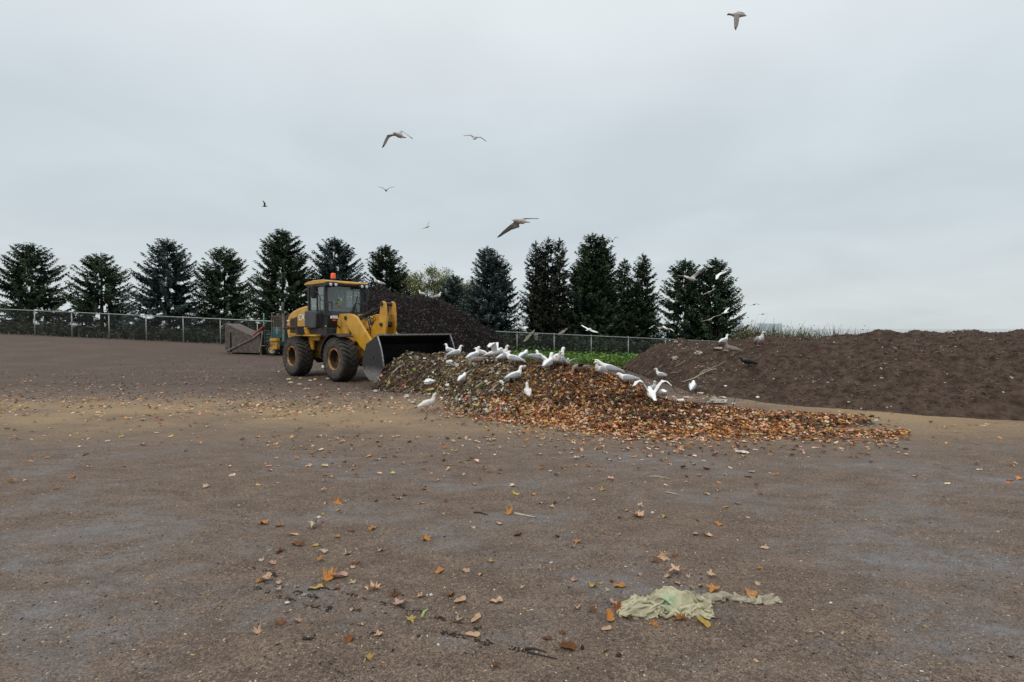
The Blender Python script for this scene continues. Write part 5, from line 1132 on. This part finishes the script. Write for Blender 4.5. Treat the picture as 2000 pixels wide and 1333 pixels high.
# fine woody chips over the near dirt, and crumbs on the two soil heaps
cb = MB(); cb.c = []
def chip(p, n, ln, wd, col):
    a = rg.random() * 6.283; t = Vector((math.cos(a), math.sin(a), 0)); t = (t - n * t.dot(n)).normalized() * ln * 0.5; s_ = n.cross(t).normalized() * wd * 0.5; h_ = n * wd * 0.45
    k = len(cb.v); cb.v += [tuple(q) for q in (p - t - s_, p + t - s_ * 0.6, p + t * 0.9 + s_, p - t * 0.8 + s_ * 0.7, p + h_ - t * 0.4, p + h_ + t * 0.4)]
    for f in ((0, 1, 5, 4), (2, 3, 4, 5), (1, 2, 5), (3, 0, 4)): cb.f.append(tuple(i + k for i in f)); cb.m.append(0); cb.c.append(col)
CH = [((0.030, 0.020, 0.015), 34), ((0.085, 0.055, 0.036), 22), ((0.20, 0.12, 0.065), 16), ((0.38, 0.27, 0.16), 14), ((0.52, 0.46, 0.36), 5), ((0.55, 0.54, 0.52), 1.5), ((0.45, 0.33, 0.10), 4)]
n_ = 0
while n_ < 17000:
    y = 2.0 + 8.0 * rg.random() ** 1.5; x = rg.uniform(-1.08, 1.08) * y
    if fbm(x * 0.9, y * 1.5, 90, 3) + rg.uniform(-0.25, 0.35) < 0: continue
    c = rg.choices([q[0] for q in CH], [q[1] for q in CH])[0]
    s_ = rg.uniform(0.0035, 0.0085) * (1.9 if rg.random() < 0.04 else 1)
    chip(Vector((x, y, gnd(x, y))), Vector((rg.gauss(0, 0.2), rg.gauss(0, 0.2), 1)).normalized(), s_ * rg.uniform(1, 2.6), s_, cmul(c, rg.uniform(0.7, 1.25))); n_ += 1
for (a, b_) in (((490, 1108), (900, 1222)), ((490, 1128), (760, 1212)), ((490, 1148), (660, 1200)), ((680, 1163), (940, 1236)), ((860, 1238), (1030, 1275))):
    A = hit(*a, 2, 8); B = hit(*b_, 2, 8)
    for i in range(150):
        f = rg.random()
        if math.sin(f * 46 + a[1]) + 0.9 * math.sin(f * 17 + a[0]) < 0.15: continue
        p = A.lerp(B, f) + Vector((rg.gauss(0, 0.010), rg.gauss(0, 0.010), 0)); s_ = rg.uniform(0.006, 0.012)
        chip(Vector((p.x, p.y, gnd(p.x, p.y))), Vector((0, 0, 1)), s_ * rg.uniform(1.2, 3), s_, cmul((0.026, 0.018, 0.013), rg.uniform(0.7, 1.4)))
tag(link_mesh('wood_chips', cb.mesh('wood_chips', M['chips'])), 'fine wood chips and grit strewn over the near dirt', 'wood chips', kind='stuff')
cb = MB(); cb.c = []; n_ = 0
while n_ < 9000:
    u = rg.uniform(640, 1028); y = rg.uniform(24.5, 32.5); x = y * (u - 1000) / F; z = BLACK(x, y)
    if z < 0.1: continue
    k = rg.random(); c = (0.006, 0.005, 0.005) if k < 0.55 else (0.03, 0.022, 0.02) if k < 0.93 else (0.10, 0.085, 0.07)
    chip(Vector((x, y, z + 0.005)), (snormal(x, y) + Vector((rg.gauss(0, 0.3), rg.gauss(0, 0.3), 0))).normalized(), rg.uniform(0.05, 0.22), rg.uniform(0.03, 0.07), c); n_ += 1
ccb, cb = cb, MB(); cb.c = []; n_ = 0
while n_ < 6000:
    y = 11.2 + 16 * rg.random() ** 1.1 + rg.gauss(0, 0.6); x = rg.gauss(-4.5, 7.0)
    if y < 10.2 or abs(x) > 24: continue
    if PILE(x, y) > 0.02 or SOIL(x, y) > gz(x, y) + 0.01: continue
    if fbm(x * 0.5, y * 1.0, 120, 3) + rg.uniform(-0.3, 0.2) < 0: continue
    k = rg.random(); c = (0.012, 0.009, 0.007) if k < 0.5 else (0.05, 0.035, 0.025) if k < 0.82 else (0.20, 0.14, 0.09) if k < 0.95 else (0.5, 0.46, 0.38)
    s_ = rg.uniform(0.012, 0.035) * (0.7 if k > 0.82 else 1); chip(Vector((x, y, gnd(x, y))), Vector((rg.gauss(0, 0.2), rg.gauss(0, 0.2), 1)).normalized(), s_ * rg.uniform(1, 3), s_, c); n_ += 1
tag(link_mesh('soil_crumbs', cb.mesh('soil_crumbs', M['chips'])), 'dark soil crumbs trodden into the yard round the loader', 'soil crumbs', kind='stuff')
cb = ccb
cr1 = link_mesh('compost_clods', cb.mesh('compost_clods', M['chips']), black_o); cr1['kind'] = 'stuff'
cb = MB(); cb.c = []; n_ = 0
while n_ < 12000:
    u = rg.uniform(1210, 2100); y = rg.uniform(10, 22.5); x = y * (u - 1000) / F; z = SOIL(x, y)
    if z < gz(x, y) + 0.01: continue
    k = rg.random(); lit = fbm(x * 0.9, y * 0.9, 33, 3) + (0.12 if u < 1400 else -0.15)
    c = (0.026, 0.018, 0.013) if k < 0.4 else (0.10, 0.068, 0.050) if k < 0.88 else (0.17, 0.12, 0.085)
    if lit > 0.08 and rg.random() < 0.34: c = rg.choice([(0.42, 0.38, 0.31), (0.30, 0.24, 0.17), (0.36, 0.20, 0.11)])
    elif rg.random() < 0.02: c = (0.5, 0.47, 0.42)
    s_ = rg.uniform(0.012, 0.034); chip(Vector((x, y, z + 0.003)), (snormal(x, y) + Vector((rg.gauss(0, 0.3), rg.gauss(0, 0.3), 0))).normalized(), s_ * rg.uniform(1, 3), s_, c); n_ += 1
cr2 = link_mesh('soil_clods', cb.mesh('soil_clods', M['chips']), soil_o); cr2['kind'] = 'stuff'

# ------------------------------------------------------------------ mesh bag and cloth strip in the foreground
def fabric(name, c, c2, cg=None):
    m, n, l, p = new_mat(name); t = n.new('ShaderNodeTexCoord'); P = t.outputs['Object']
    col = nramp(n, l, nnoise(n, l, P, 12, 8, 0.7), ((0.36, c2), (0.58, c)))  # darker blotches put crease shade into the cloth colour
    if cg:
        ds = n.new('ShaderNodeVectorMath'); ds.operation = 'DISTANCE'; l.new(P, ds.inputs[0]); ds.inputs[1].default_value = (0.02, -0.06, 0.075)
        col = nmix(n, l, nrange(n, l, nmath(n, l, 'ADD', ds.outputs['Value'], nmath(n, l, 'MULTIPLY', nnoise(n, l, P, 14, 3), 0.12)), 0.07, 0.14, 0.7, 0.0), col, cg)
    wv = n.new('ShaderNodeTexWave'); wv.inputs['Scale'].default_value = 70; wv.inputs['Distortion'].default_value = 3; wv.inputs['Detail'].default_value = 2; l.new(P, wv.inputs[0])
    col = nmix(n, l, nmath(n, l, 'MULTIPLY', wv.outputs['Fac'], 0.22), col, tuple(x * 0.5 for x in c2))  # weave lines, dark enough to double as painted crease shade
    l.new(col, p.inputs['Base Color']); p.inputs['Roughness'].default_value = 0.75; p.inputs['Specular IOR Level'].default_value = 0.2
    tr = n.new('ShaderNodeBsdfTranslucent'); l.new(col, tr.inputs['Color']); mx = n.new('ShaderNodeMixShader'); mx.inputs[0].default_value = 0.3
    l.new(p.outputs[0], mx.inputs[1]); l.new(tr.outputs[0], mx.inputs[2]); l.new(mx.outputs[0], n['Material Output'].inputs['Surface'])
    b = n.new('ShaderNodeBump'); b.inputs['Distance'].default_value = 0.003; l.new(nnoise(n, l, P, 60, 4), b.inputs['Height']); l.new(b.outputs[0], p.inputs['Normal'])
    return m
M['mesh_green'] = fabric('olive_mesh_fabric', (0.66, 0.61, 0.42), (0.38, 0.34, 0.22), (0.48, 0.66, 0.42))
M['grey_cloth'] = fabric('grey_mesh_fabric', (0.52, 0.46, 0.35), (0.28, 0.24, 0.17))
BO = hit(1300, 1188, 2, 6)
def bl(u, v, z=0.0): q = hit(u, v, 2, 6) - BO; return Vector((q.x, q.y, z))
def strand(a, b_, r, seed):
    b = MB(); pts = [a.lerp(b_, i / 6) + Vector((0.012 * fbm(i * 0.9, seed, 2), 0.02 * fbm(i * 0.9, seed, 5), 0.02 + 0.02 * fbm(i, seed, 8))) for i in range(7)]; b.tube(pts, r, 6); return b
# crumpled cloth: a small position-based cloth that settles onto the ground
import numpy as np
def soft_noise(nx, ny, k, rng):
    g = rng.normal(size=(k, k)); X, Y = np.meshgrid(np.linspace(0, k - 1.001, nx), np.linspace(0, k - 1.001, ny))
    x0 = X.astype(int); y0 = Y.astype(int); fx = X - x0; fy = Y - y0; fx = fx * fx * (3 - 2 * fx); fy = fy * fy * (3 - 2 * fy)
    return (g[y0, x0] * (1 - fx) + g[y0, x0 + 1] * fx) * (1 - fy) + (g[y0 + 1, x0] * (1 - fx) + g[y0 + 1, x0 + 1] * fx) * fy
def settle(nx, ny, h, start, seed, steps, iters, knots, floor, track, bend=0.25, r=0.012):
    rng = np.random.default_rng(seed); i, j = np.meshgrid(np.arange(nx), np.arange(ny)); RX = (i - (nx - 1) / 2) * h; RY = (j - (ny - 1) / 2) * h
    P = start(RX, RY, lambda k: soft_noise(nx, ny, k, rng)).reshape(-1, 3); V = np.zeros_like(P); T = P[:, :2].copy()
    rest = np.stack([RX.ravel(), RY.ravel()], 1); idx = j * nx + i; cons = []; bends = []
    def pairs(out, a, b, par):
        a = a.ravel(); b = b.ravel(); par = par.ravel(); d = np.linalg.norm(rest[a] - rest[b], axis=1)
        for q in (0, 1): k = par == q; out.append((a[k], b[k], d[k]))
    pairs(cons, idx[:, :-1], idx[:, 1:], i[:, :-1] % 2); pairs(cons, idx[:-1], idx[1:], j[:-1] % 2)
    pairs(cons, idx[:-1, :-1], idx[1:, 1:], i[:-1, :-1] % 2); pairs(cons, idx[:-1, 1:], idx[1:, :-1], i[:-1, 1:] % 2)
    pairs(bends, idx[:, :-2], idx[:, 2:], (i[:, :-2] // 2) % 2); pairs(bends, idx[:-2], idx[2:], (j[:-2] // 2) % 2)
    gi = i.ravel(); gj = j.ravel(); dt = 1 / 60; ks = [(m(rest[:, 0], rest[:, 1]), c, rad) for m, c, rad in knots]
    for s in range(steps):
        V[:, 2] -= 4.9 * dt; V *= 0.93; Q = P + V * dt
        for it in range(iters):
            for a, b, d in cons:
                D = Q[a] - Q[b]; n_ = np.linalg.norm(D, axis=1) + 1e-9; c = (0.5 * (n_ - d) / n_ * np.where(n_ < d, 0.6, 1.0))[:, None] * D; Q[a] -= c; Q[b] += c
            for a, b, d in bends:
                D = Q[a] - Q[b]; n_ = np.linalg.norm(D, axis=1) + 1e-9; c = (0.5 * bend * np.minimum(n_ - d * 0.9, 0) / n_)[:, None] * D; Q[a] -= c; Q[b] += c
            for m, c, rad in ks:
                ctr = Q[m].mean(0); D = Q[m] - ctr; k = np.minimum(1, rad / (np.linalg.norm(D, axis=1) + 1e-9))
                Q[m] = ctr + D * (1 - (1 - k) * 0.3)[:, None] + (np.array(c) - ctr) * 0.3
            Q[:, 2] = np.maximum(Q[:, 2], floor(Q[:, 0], Q[:, 1]))
        Q[:, :2] += (T - Q[:, :2]) * track * (1 if s < steps * 0.6 else 0.3)
        if s % 2 == 0 and s > 12:      # keep separate folds apart
            o = np.argsort(Q[:, 0]); xs = Q[o, 0]; hi = np.searchsorted(xs, xs + r); A = []; B = []
            for off in range(1, int((hi - np.arange(len(o))).max())):
                k = np.arange(len(o) - off); k = k[k + off < hi[k]]; a = o[k]; b = o[k + off]; dd = Q[a] - Q[b]
                k2 = ((np.abs(gi[a] - gi[b]) > 2) | (np.abs(gj[a] - gj[b]) > 2)) & ((dd ** 2).sum(1) < r * r); A.append(a[k2]); B.append(b[k2])
            if A:
                A = np.concatenate(A); B = np.concatenate(B); D = Q[A] - Q[B]; n_ = np.linalg.norm(D, axis=1) + 1e-9; c = (0.25 * (r - n_) / n_)[:, None] * D
                cnt = np.bincount(np.concatenate([A, B]), minlength=len(Q)).clip(1)[:, None]; acc = np.zeros_like(Q); np.add.at(acc, A, c); np.add.at(acc, B, -c); Q += acc / np.sqrt(cnt)
        V = np.clip((Q - P) / dt, -3, 3); low = Q[:, 2] < floor(Q[:, 0], Q[:, 1]) + 0.003; V[low, :2] *= 0.4; P = Q
    return P
def cloth(name, nx, ny, P, m):
    b = MB(); vs = [(float(p[0]), float(p[1]), float(p[2]) + 0.001) for p in P]
    def torn(i, j): return min(i, j, nx - 2 - i, ny - 2 - j) < 1.6 + 2.4 * fbm(i * 0.4, j * 0.4, 3.0, 3)
    b.add(vs, [(j * nx + i, j * nx + i + 1, (j + 1) * nx + i + 1, (j + 1) * nx + i) for j in range(ny - 1) for i in range(nx - 1) if not torn(i, j)])
    o = link_mesh(name, b.mesh(name, m, True)); t = o.modifiers.new('thickness', 'SOLIDIFY'); t.thickness = 0.0012; u = o.modifiers.new('soften', 'SUBSURF'); u.levels = u.render_levels = 1; return o
def bag_start(X, Y, nz):
    x = 0.60 * X + 0.03 * nz(9) + 0.012 * nz(18); y = 0.36 * Y + 0.025 * nz(9) + 0.012 * nz(18)
    f = np.clip((-x - 0.10) / 0.2, 0, 1); y = y * (1 - 0.62 * f) - 0.045 * f; g_ = np.clip((x - 0.12) / 0.18, 0, 1); y = y * (1 - 0.55 * g_) - 0.01 * g_
    return np.stack([x, y, np.abs(0.12 + 0.05 * nz(8) + 0.03 * nz(16) + 0.015 * nz(30)) + 0.01], -1)
def bump(x, y, cx, cy, rx, ry, h_): return h_ * np.sqrt(np.clip(1 - ((x - cx) / rx) ** 2 - ((y - cy) / ry) ** 2, 0, 1))
def bag_floor(x, y): return np.maximum.reduce([np.full_like(x, 0.003), bump(x, y, 0.045, 0.025, 0.135, 0.085, 0.088), bump(x, y, -0.145, -0.045, 0.10, 0.055, 0.055), bump(x, y, 0.135, 0.0, 0.05, 0.05, 0.098)])
BK = ((lambda a, b: np.where((a - 0.02) ** 2 + (b + 0.02) ** 2 < 0.055 ** 2)[0], (0.005, -0.045, 0.070), 0.022), (lambda a, b: np.where((np.abs(a + 0.20) < 0.02) & (np.abs(b) < 0.22))[0], (-0.085, -0.015, 0.045), 0.060),
      (lambda a, b: np.where((a - 0.40) ** 2 + b ** 2 < 0.09 ** 2)[0], (0.24, -0.02, 0.03), 0.045))
bag = cloth('mesh_bag', 72, 56, settle(72, 56, 0.0134, bag_start, 4, 150, 9, BK, bag_floor, 0.012), M['mesh_green']); bag.location = BO; tag(bag, 'crumpled pale green mesh bag lying on the near dirt at the right', 'mesh bag')
for a, b_, sd in (((1290, 1204), (1303, 1218), 4), ((1345, 1206), (1350, 1214), 5)):
    strand(bl(*a), bl(*b_), [0.007, 0.009, 0.005, 0.008, 0.004, 0.006, 0.003], sd).build('frayed_strand', M['mesh_green'], bag, True)
SO = hit(1430, 1178, 2, 6)
def sl_(u, v, z=0.0): q = hit(u, v, 2, 6) - SO; return Vector((q.x, q.y, z))
def strip_start(X, Y, nz):
    x = 0.66 * X + 0.012 * nz(12); y = 0.30 * Y + 0.015 * nz(8) - 0.06 * x
    return np.stack([x, y, np.abs(0.05 + 0.03 * nz(8) + 0.02 * nz(16)) + 0.008], -1)
st_ = cloth('cloth_strip', 66, 24, settle(66, 24, 0.0125, strip_start, 9, 120, 8, (), lambda x, y: np.full_like(x, 0.003), 0.03), M['grey_cloth']); st_.location = SO + Vector((0.03, 0.03, 0)); tag(st_, 'torn greyish cloth strip trailing right from the mesh bag', 'cloth')

# ------------------------------------------------------------------ single litter pieces
def lump(name, u, v, wpx, hpx, m, label, cat, seed, flat=None, group=None, rough_=0.45, rng=(2.1, 26), freq=1.6, sub=3, sink=0.15):
    p = hit(u, v, *rng); k = p.y / F; rx, rz = wpx * k * 0.40, hpx * k * 0.42; ry = (flat or 0.7) * rx
    bm = bmesh.new(); bmesh.ops.create_icosphere(bm, subdivisions=sub, radius=1.0)
    for q in bm.verts:
        c = q.co.copy(); r = 1 + rough_ * (fbm(c.x * freq, c.y * freq, c.z * freq + seed, 3) * 1.25 + 0.5 * (0.25 - abs(fbm(c.x * freq * 2, c.y * freq * 2, c.z * freq * 2 + seed + 5, 2)))); q.co = Vector((c.x * rx * r, c.y * ry * r, c.z * rz * r))
    me = bpy.data.meshes.new(name); bm.to_mesh(me); bm.free(); me.materials.append(m); me.polygons.foreach_set('use_smooth', [rough_ < 0.3] * len(me.polygons))
    o = link_mesh(name, me); o.location = p + Vector((0, 0, rz * (1 - sink))); o.rotation_euler = (0, 0, rnd.uniform(-0.4, 0.4)); tag(o, label, cat, group); return o
def stick(name, pts, r, m, label, cat='stick', rng=(2.1, 26), n=6, lift=None):
    P = [hit(u, v, *rng) for u, v in pts]; O = P[0].copy(); k = len(P); b = MB(); rr = [r * (1 - 0.55 * i / max(1, k - 1)) for i in range(k)]
    b.tube([p - O + Vector((0, 0, r * 0.9 + (lift[i] if lift else 0))) for i, p in enumerate(P)], rr, n); o = b.build(name, m, None, True); o.location = O; tag(o, label, cat); return o
p = hit(1328, 787, 9, 14); cup = lb('plastic_cup', M['white'], lambda b: b.lathe([(-0.075, 0.0), (-0.075, 0.034), (0.075, 0.046), (0.077, 0.049), (0.080, 0.046), (0.076, 0.043), (-0.068, 0.031), (-0.068, 0.0)], 20, (0, 0, 0.047), 'y'), None, True); cup.location = p; cup.rotation_euler = (0, 0, R(-80)); tag(cup, 'white plastic cup lying on its side behind the leaf tail', 'cup')
pk = lump('food_packet', 1341, 779, 17, 5, M['paper'], 'white and red food packet lying beside the plastic cup', 'packet', 4, rng=(9, 15))
M['redstripe'] = mat('red_print', (0.45, 0.06, 0.07), None, 0.5)
pk.data.materials.append(M['redstripe'])
for f in pk.data.polygons:
    if f.center.y < -0.02 and f.center.z < 0.004: f.material_index = 1
lump('plastic_film', 1402, 789, 42, 12, M['film'], 'large crumpled translucent film with two peaks on the ground before the soil mound', 'plastic film', 9, rng=(9, 15), freq=1.7, rough_=0.9)
lump('plastic_film', 1395, 787, 13, 16, M['film'], 'tall folded piece of pale film leaning on the large crumpled film', 'plastic film', 19, rng=(9, 15), rough_=0.6)
lump('paper_scrap', 1368, 770, 17, 4, M['paper'], 'flat white paper scrap right of the plump gull', 'paper', 12, rng=(10, 16))
lump('paper_scrap', 1412, 778, 14, 4, M['paper'], 'pinkish white paper scrap above the large crumpled film', 'paper', 13, rng=(9, 16))
lump('paper_scrap', 1433, 790, 8, 4, M['white'], 'small white scrap beside the upright dark twig', 'paper', 14, rng=(9, 15))
lump('paper_scrap', 1480, 779, 8, 5, M['white'], 'white scrap near the right edge at the foot of the soil mound', 'paper', 15, rng=(9, 15))
lump('paper_scrap', 1417, 757, 7, 4, M['white'], 'small white scrap on the lower face of the soil mound', 'paper', 16, rng=(10, 18))
lump('paper_scrap', 1315, 777, 8, 4, M['paper'], 'yellowish white scrap left of the food packet', 'paper', 17, rng=(9, 16))
lump('plastic_film', 1364, 695, 18, 10, M['film'], 'tangled pale film on the upper left of the soil mound', 'plastic film', 21, rng=(12, 23), rough_=1.0, freq=3)
lump('plastic_film', 1402, 684, 19, 6, M['film'], 'flattened pale film near the soil mound crest', 'plastic film', 22, rng=(12, 23), rough_=0.9)
lump('plastic_film', 1318, 704, 12, 9, M['film'], 'ragged pale film lump on the left end of the soil mound', 'plastic film', 23, rng=(12, 24), rough_=1.0)
lump('plastic_film', 1420, 689, 16, 5, M['film'], 'pale film strip under the brown young gull on the mound', 'plastic film', 24, rng=(12, 23), rough_=0.8)
lump('plastic_film', 1320, 672, 9, 6, M['film'], 'small white film tuft at the left of the soil mound crest', 'plastic film', 25, rng=(12, 24), rough_=0.9)
for i, (a, b_, w_) in enumerate((((1305, 722), (1338, 706), 0.015), ((1262, 733), (1292, 715), 0.017), ((1310, 731), (1330, 724), 0.012), ((1290, 717), (1325, 700), 0.010))):
    stick('plastic_ribbon', [a, ((a[0] + b_[0]) / 2 + 2, (a[1] + b_[1]) / 2 + 1.5), b_], w_, M['film'], ('pale ragged ribbon in the middle of the mound face', 'pale ragged ribbon at the left foot of the mound', 'short pale ribbon under the longer ribbon on the mound', 'thin pale ribbon highest on the left of the mound')[i], 'ribbon', (12, 24))
stick('long_branch', [(1332, 751), (1346, 747), (1356, 741), (1375, 731), (1398, 724)], 0.026, M['wood'], 'long bare pale branch lying down the soil mound', 'branch', (11, 20))
stick('long_branch', [(1367, 733), (1373, 727), (1390, 722), (1405, 714), (1418, 708)], 0.014, M['wood'], 'thinner pale branch forking above the long bare branch', 'branch', (11, 20))
stick('upright_twig', [(1429, 806), (1433, 795), (1437, 783)], 0.014, M['twig'], 'dark twig sticking up from the end of the leaf tail', 'twig', (8.5, 11), lift=(0, 0.08, 0.2))
stick('grey_pole', [(765, 733), (778, 723), (791, 713)], 0.028, M['film'], 'pale grey stick lying up the scrap slope by the bucket', 'stick', (12, 17))
stick('bare_stick', [(955, 770), (962, 764), (970, 758)], 0.03, M['wood'], 'thick pale stick among the leaves below the lone standing gull', 'stick', (9, 16))
stick('bare_stick', [(907, 740), (912, 732), (921, 726)], 0.03, M['film'], 'crooked pale stick above the small gull on the scrap slope', 'stick', (10, 17))
lump('plastic_bag', 838, 752, 24, 11, M['white'], 'white plastic bag with a raised corner on the scrap slope', 'bag', 31, rng=(10, 17), rough_=0.9)
lump('plastic_bag', 875, 756, 12, 7, M['white'], 'small white plastic scrap left of the small gull on the slope', 'bag', 32, rng=(10, 17), rough_=0.8)
lump('plastic_bag', 878, 712, 14, 9, M['white'], 'white plastic scrap just below the gull pair at the bucket end', 'bag', 33, rng=(10, 18), rough_=0.9)
lump('cauliflower', 893, 718, 10, 9, M['paper'], 'round pale cauliflower below the stretching gull', 'vegetable', 34, rng=(10, 18), rough_=0.5, freq=5)
lump('white_scrap', 1022, 718, 18, 4, M['white'], 'white scrap under the tail of the grey backed gull', 'paper', 35, rng=(10, 18), rough_=0.6)
lump('clear_tub', 806, 789, 14, 7, M['film'], 'clear plastic tub lying left of the grey speckled gull', 'tub', 36, rng=(9, 14), rough_=0.2)
lump('brown_white_clump', 794, 778, 13, 9, M['paper'], 'brown and white clump of waste behind the clear tub', 'waste', 37, rng=(9, 15), rough_=0.8)
lump('cabbage', 733, 767, 15, 7, M['film'], 'pale cabbage head in front of the bucket corner', 'vegetable', 38, rng=(10, 16), rough_=0.4)
lump('white_scrap', 865, 779, 13, 4, M['white'], 'flat white scrap with a dark edge right of the grey speckled gull', 'paper', 39, rng=(9, 15), rough_=0.6)
lump('white_scrap', 899, 785, 8, 8, M['white'], 'round white scrap at the foot of the pile', 'paper', 40, rng=(9, 15), rough_=0.4)
lump('torn_paper', 1450, 886, 28, 5, M['paper'], 'torn pinkish white paper lying flat at the middle right', 'paper', 41, rng=(5, 9), rough_=0.9)
lump('white_scrap', 632, 720, 9, 9, M['white'], 'white lump of rubbish on the ground between the loader wheels', 'waste', 42, rng=(15, 24), rough_=0.6)
p = hit(787, 761, 10, 17); ap = lb('red_apple', M['redstripe'], lambda b: b.lathe([(0.012, 0.0), (0.0, 0.02), (0.015, 0.035), (0.045, 0.046), (0.07, 0.038), (0.08, 0.02), (0.072, 0.0)], 18, (0, 0, 0), 'z'), None, True); ap.location = p; tag(ap, 'red apple at the foot of the scrap slope', 'apple')
GW = [(683, 745, 13, 'yellow'), (600, 741, 8, 'g'), (640, 742, 10, 'y2')]
M['greens'] = mat('fresh_green_leaves', (0.34, 0.40, 0.14), (0.18, 0.22, 0.07), 0.5, scale=12); M['yellowveg'] = mat('yellow_peel', (0.60, 0.44, 0.10), (0.40, 0.30, 0.08), 0.5, scale=12)
lump('lettuce_scrap', 667, 745, 9, 7, M['greens'], 'bright green lettuce scrap below the front wheel', 'vegetable', 51, rng=(13, 19), rough_=0.9)
lump('lettuce_scrap', 587, 741, 7, 4, M['greens'], 'dull green scrap below the rear wheel', 'vegetable', 52, rng=(13, 20), rough_=0.9)
for i, (u, v) in enumerate(((606, 745), (615, 743), (640, 742), (650, 744), (659, 743), (563, 743), (568, 749), (585, 752))):
    lump('vegetable_peel', u, v, rnd.uniform(7, 11), rnd.uniform(3, 5), M['yellowveg'] if i % 2 else M['paper'], 'yellowish vegetable peel on the ground in front of the loader wheels', 'peel', 60 + i, group='peels in front of the loader wheels', rng=(13, 20), rough_=0.9, sub=3)
lump('vegetable_peel', 760, 756, 6, 8, M['yellowveg'], 'yellow peel standing at the foot of the scrap slope', 'peel', 71, rng=(11, 17), rough_=0.8)
lump('vegetable_peel', 842, 766, 14, 6, M['yellowveg'], 'orange yellow peel below the white plastic bag', 'peel', 72, rng=(11, 17), rough_=0.8)
lump('green_scrap', 875, 802, 8, 6, M['teal'], 'small dark green scrap right of the grey speckled gull', 'scrap', 73, rng=(9, 13), rough_=0.6)
# stones, twigs and stalks on the near dirt
for (u, v, w_, h_, lb_, sd) in ((623, 1015, 11, 7, 'beige round stone in the left middle distance', 1), (1274, 1003, 10, 4, 'flat white stone right of centre', 2), (842, 1165, 10, 6, 'white pebble right of the small tan leaf', 3), (834, 1168, 5, 4, 'tiny white pebble beside the larger white pebble', 4),
                                (561, 1180, 13, 5, 'grey flat stone in the lower left', 5), (1222, 1110, 7, 3, 'white chip of stone left of the mesh bag', 6), (891, 1201, 5, 5, 'white pebble in the near centre', 7), (1208, 1284, 14, 9, 'dark clod at the bottom right of centre', 8), (1137, 1275, 9, 12, 'dark crumpled clod beside the crumpled brown leaf', 9), (1160, 980, 7, 4, 'white pebble in the middle centre', 10),
                                (644, 1192, 12, 7, 'small black clod in the lower left ruts', 11), (818, 1246, 10, 6, 'dark clod in the near left centre', 12)):
    lump('stone' if 'clod' not in lb_ else 'soil_clod', u, v, w_, h_, M['stone'] if 'clod' not in lb_ else M['twig'], lb_, 'stone' if 'clod' not in lb_ else 'clod', 80 + sd, rough_=0.25 if 'clod' not in lb_ else 0.7, rng=(2.1, 9), sub=3)
stick('bark_stick', [(1025, 1272), (1045, 1276), (1066, 1281)], 0.007, M['twig'], 'upper of two dark sticks lying parallel at the bottom centre')
stick('bark_stick', [(1030, 1280), (1058, 1286), (1087, 1293)], 0.007, M['twig'], 'lower of two dark sticks lying parallel at the bottom centre')
stick('bark_stick', [(592, 1255), (602, 1254), (613, 1255)], 0.010, M['twig'], 'short thick dark stick at the lower left')
stick('bark_stick', [(925, 1005), (938, 1004), (953, 1009)], 0.008, M['twig'], 'dark stick left of the pale seed stalk')
stick('seed_stalk', [(1004, 1006), (1018, 1010), (1032, 1012), (1048, 1015)], 0.012, M['wood'], 'pale seed stalk right of the orange curled leaf')
stick('straw_stalk', [(1268, 933), (1285, 934), (1310, 938)], 0.010, M['wood'], 'pale forked stalk in the right middle distance')
stick('straw_stalk', [(1299, 964), (1312, 966), (1328, 970)], 0.007, M['wood'], 'thin pale stalk below the forked stalk')
stick('leek_stem', [(824, 1213), (828, 1203), (836, 1196)], 0.012, M['greens'], 'pale green leek stem end near the folded pink leaf', 'vegetable')
stick('dry_stem', [(711, 1297), (717, 1289), (729, 1283)], 0.006, M['wood'], 'dry stem at the withered yellow brown leaf')
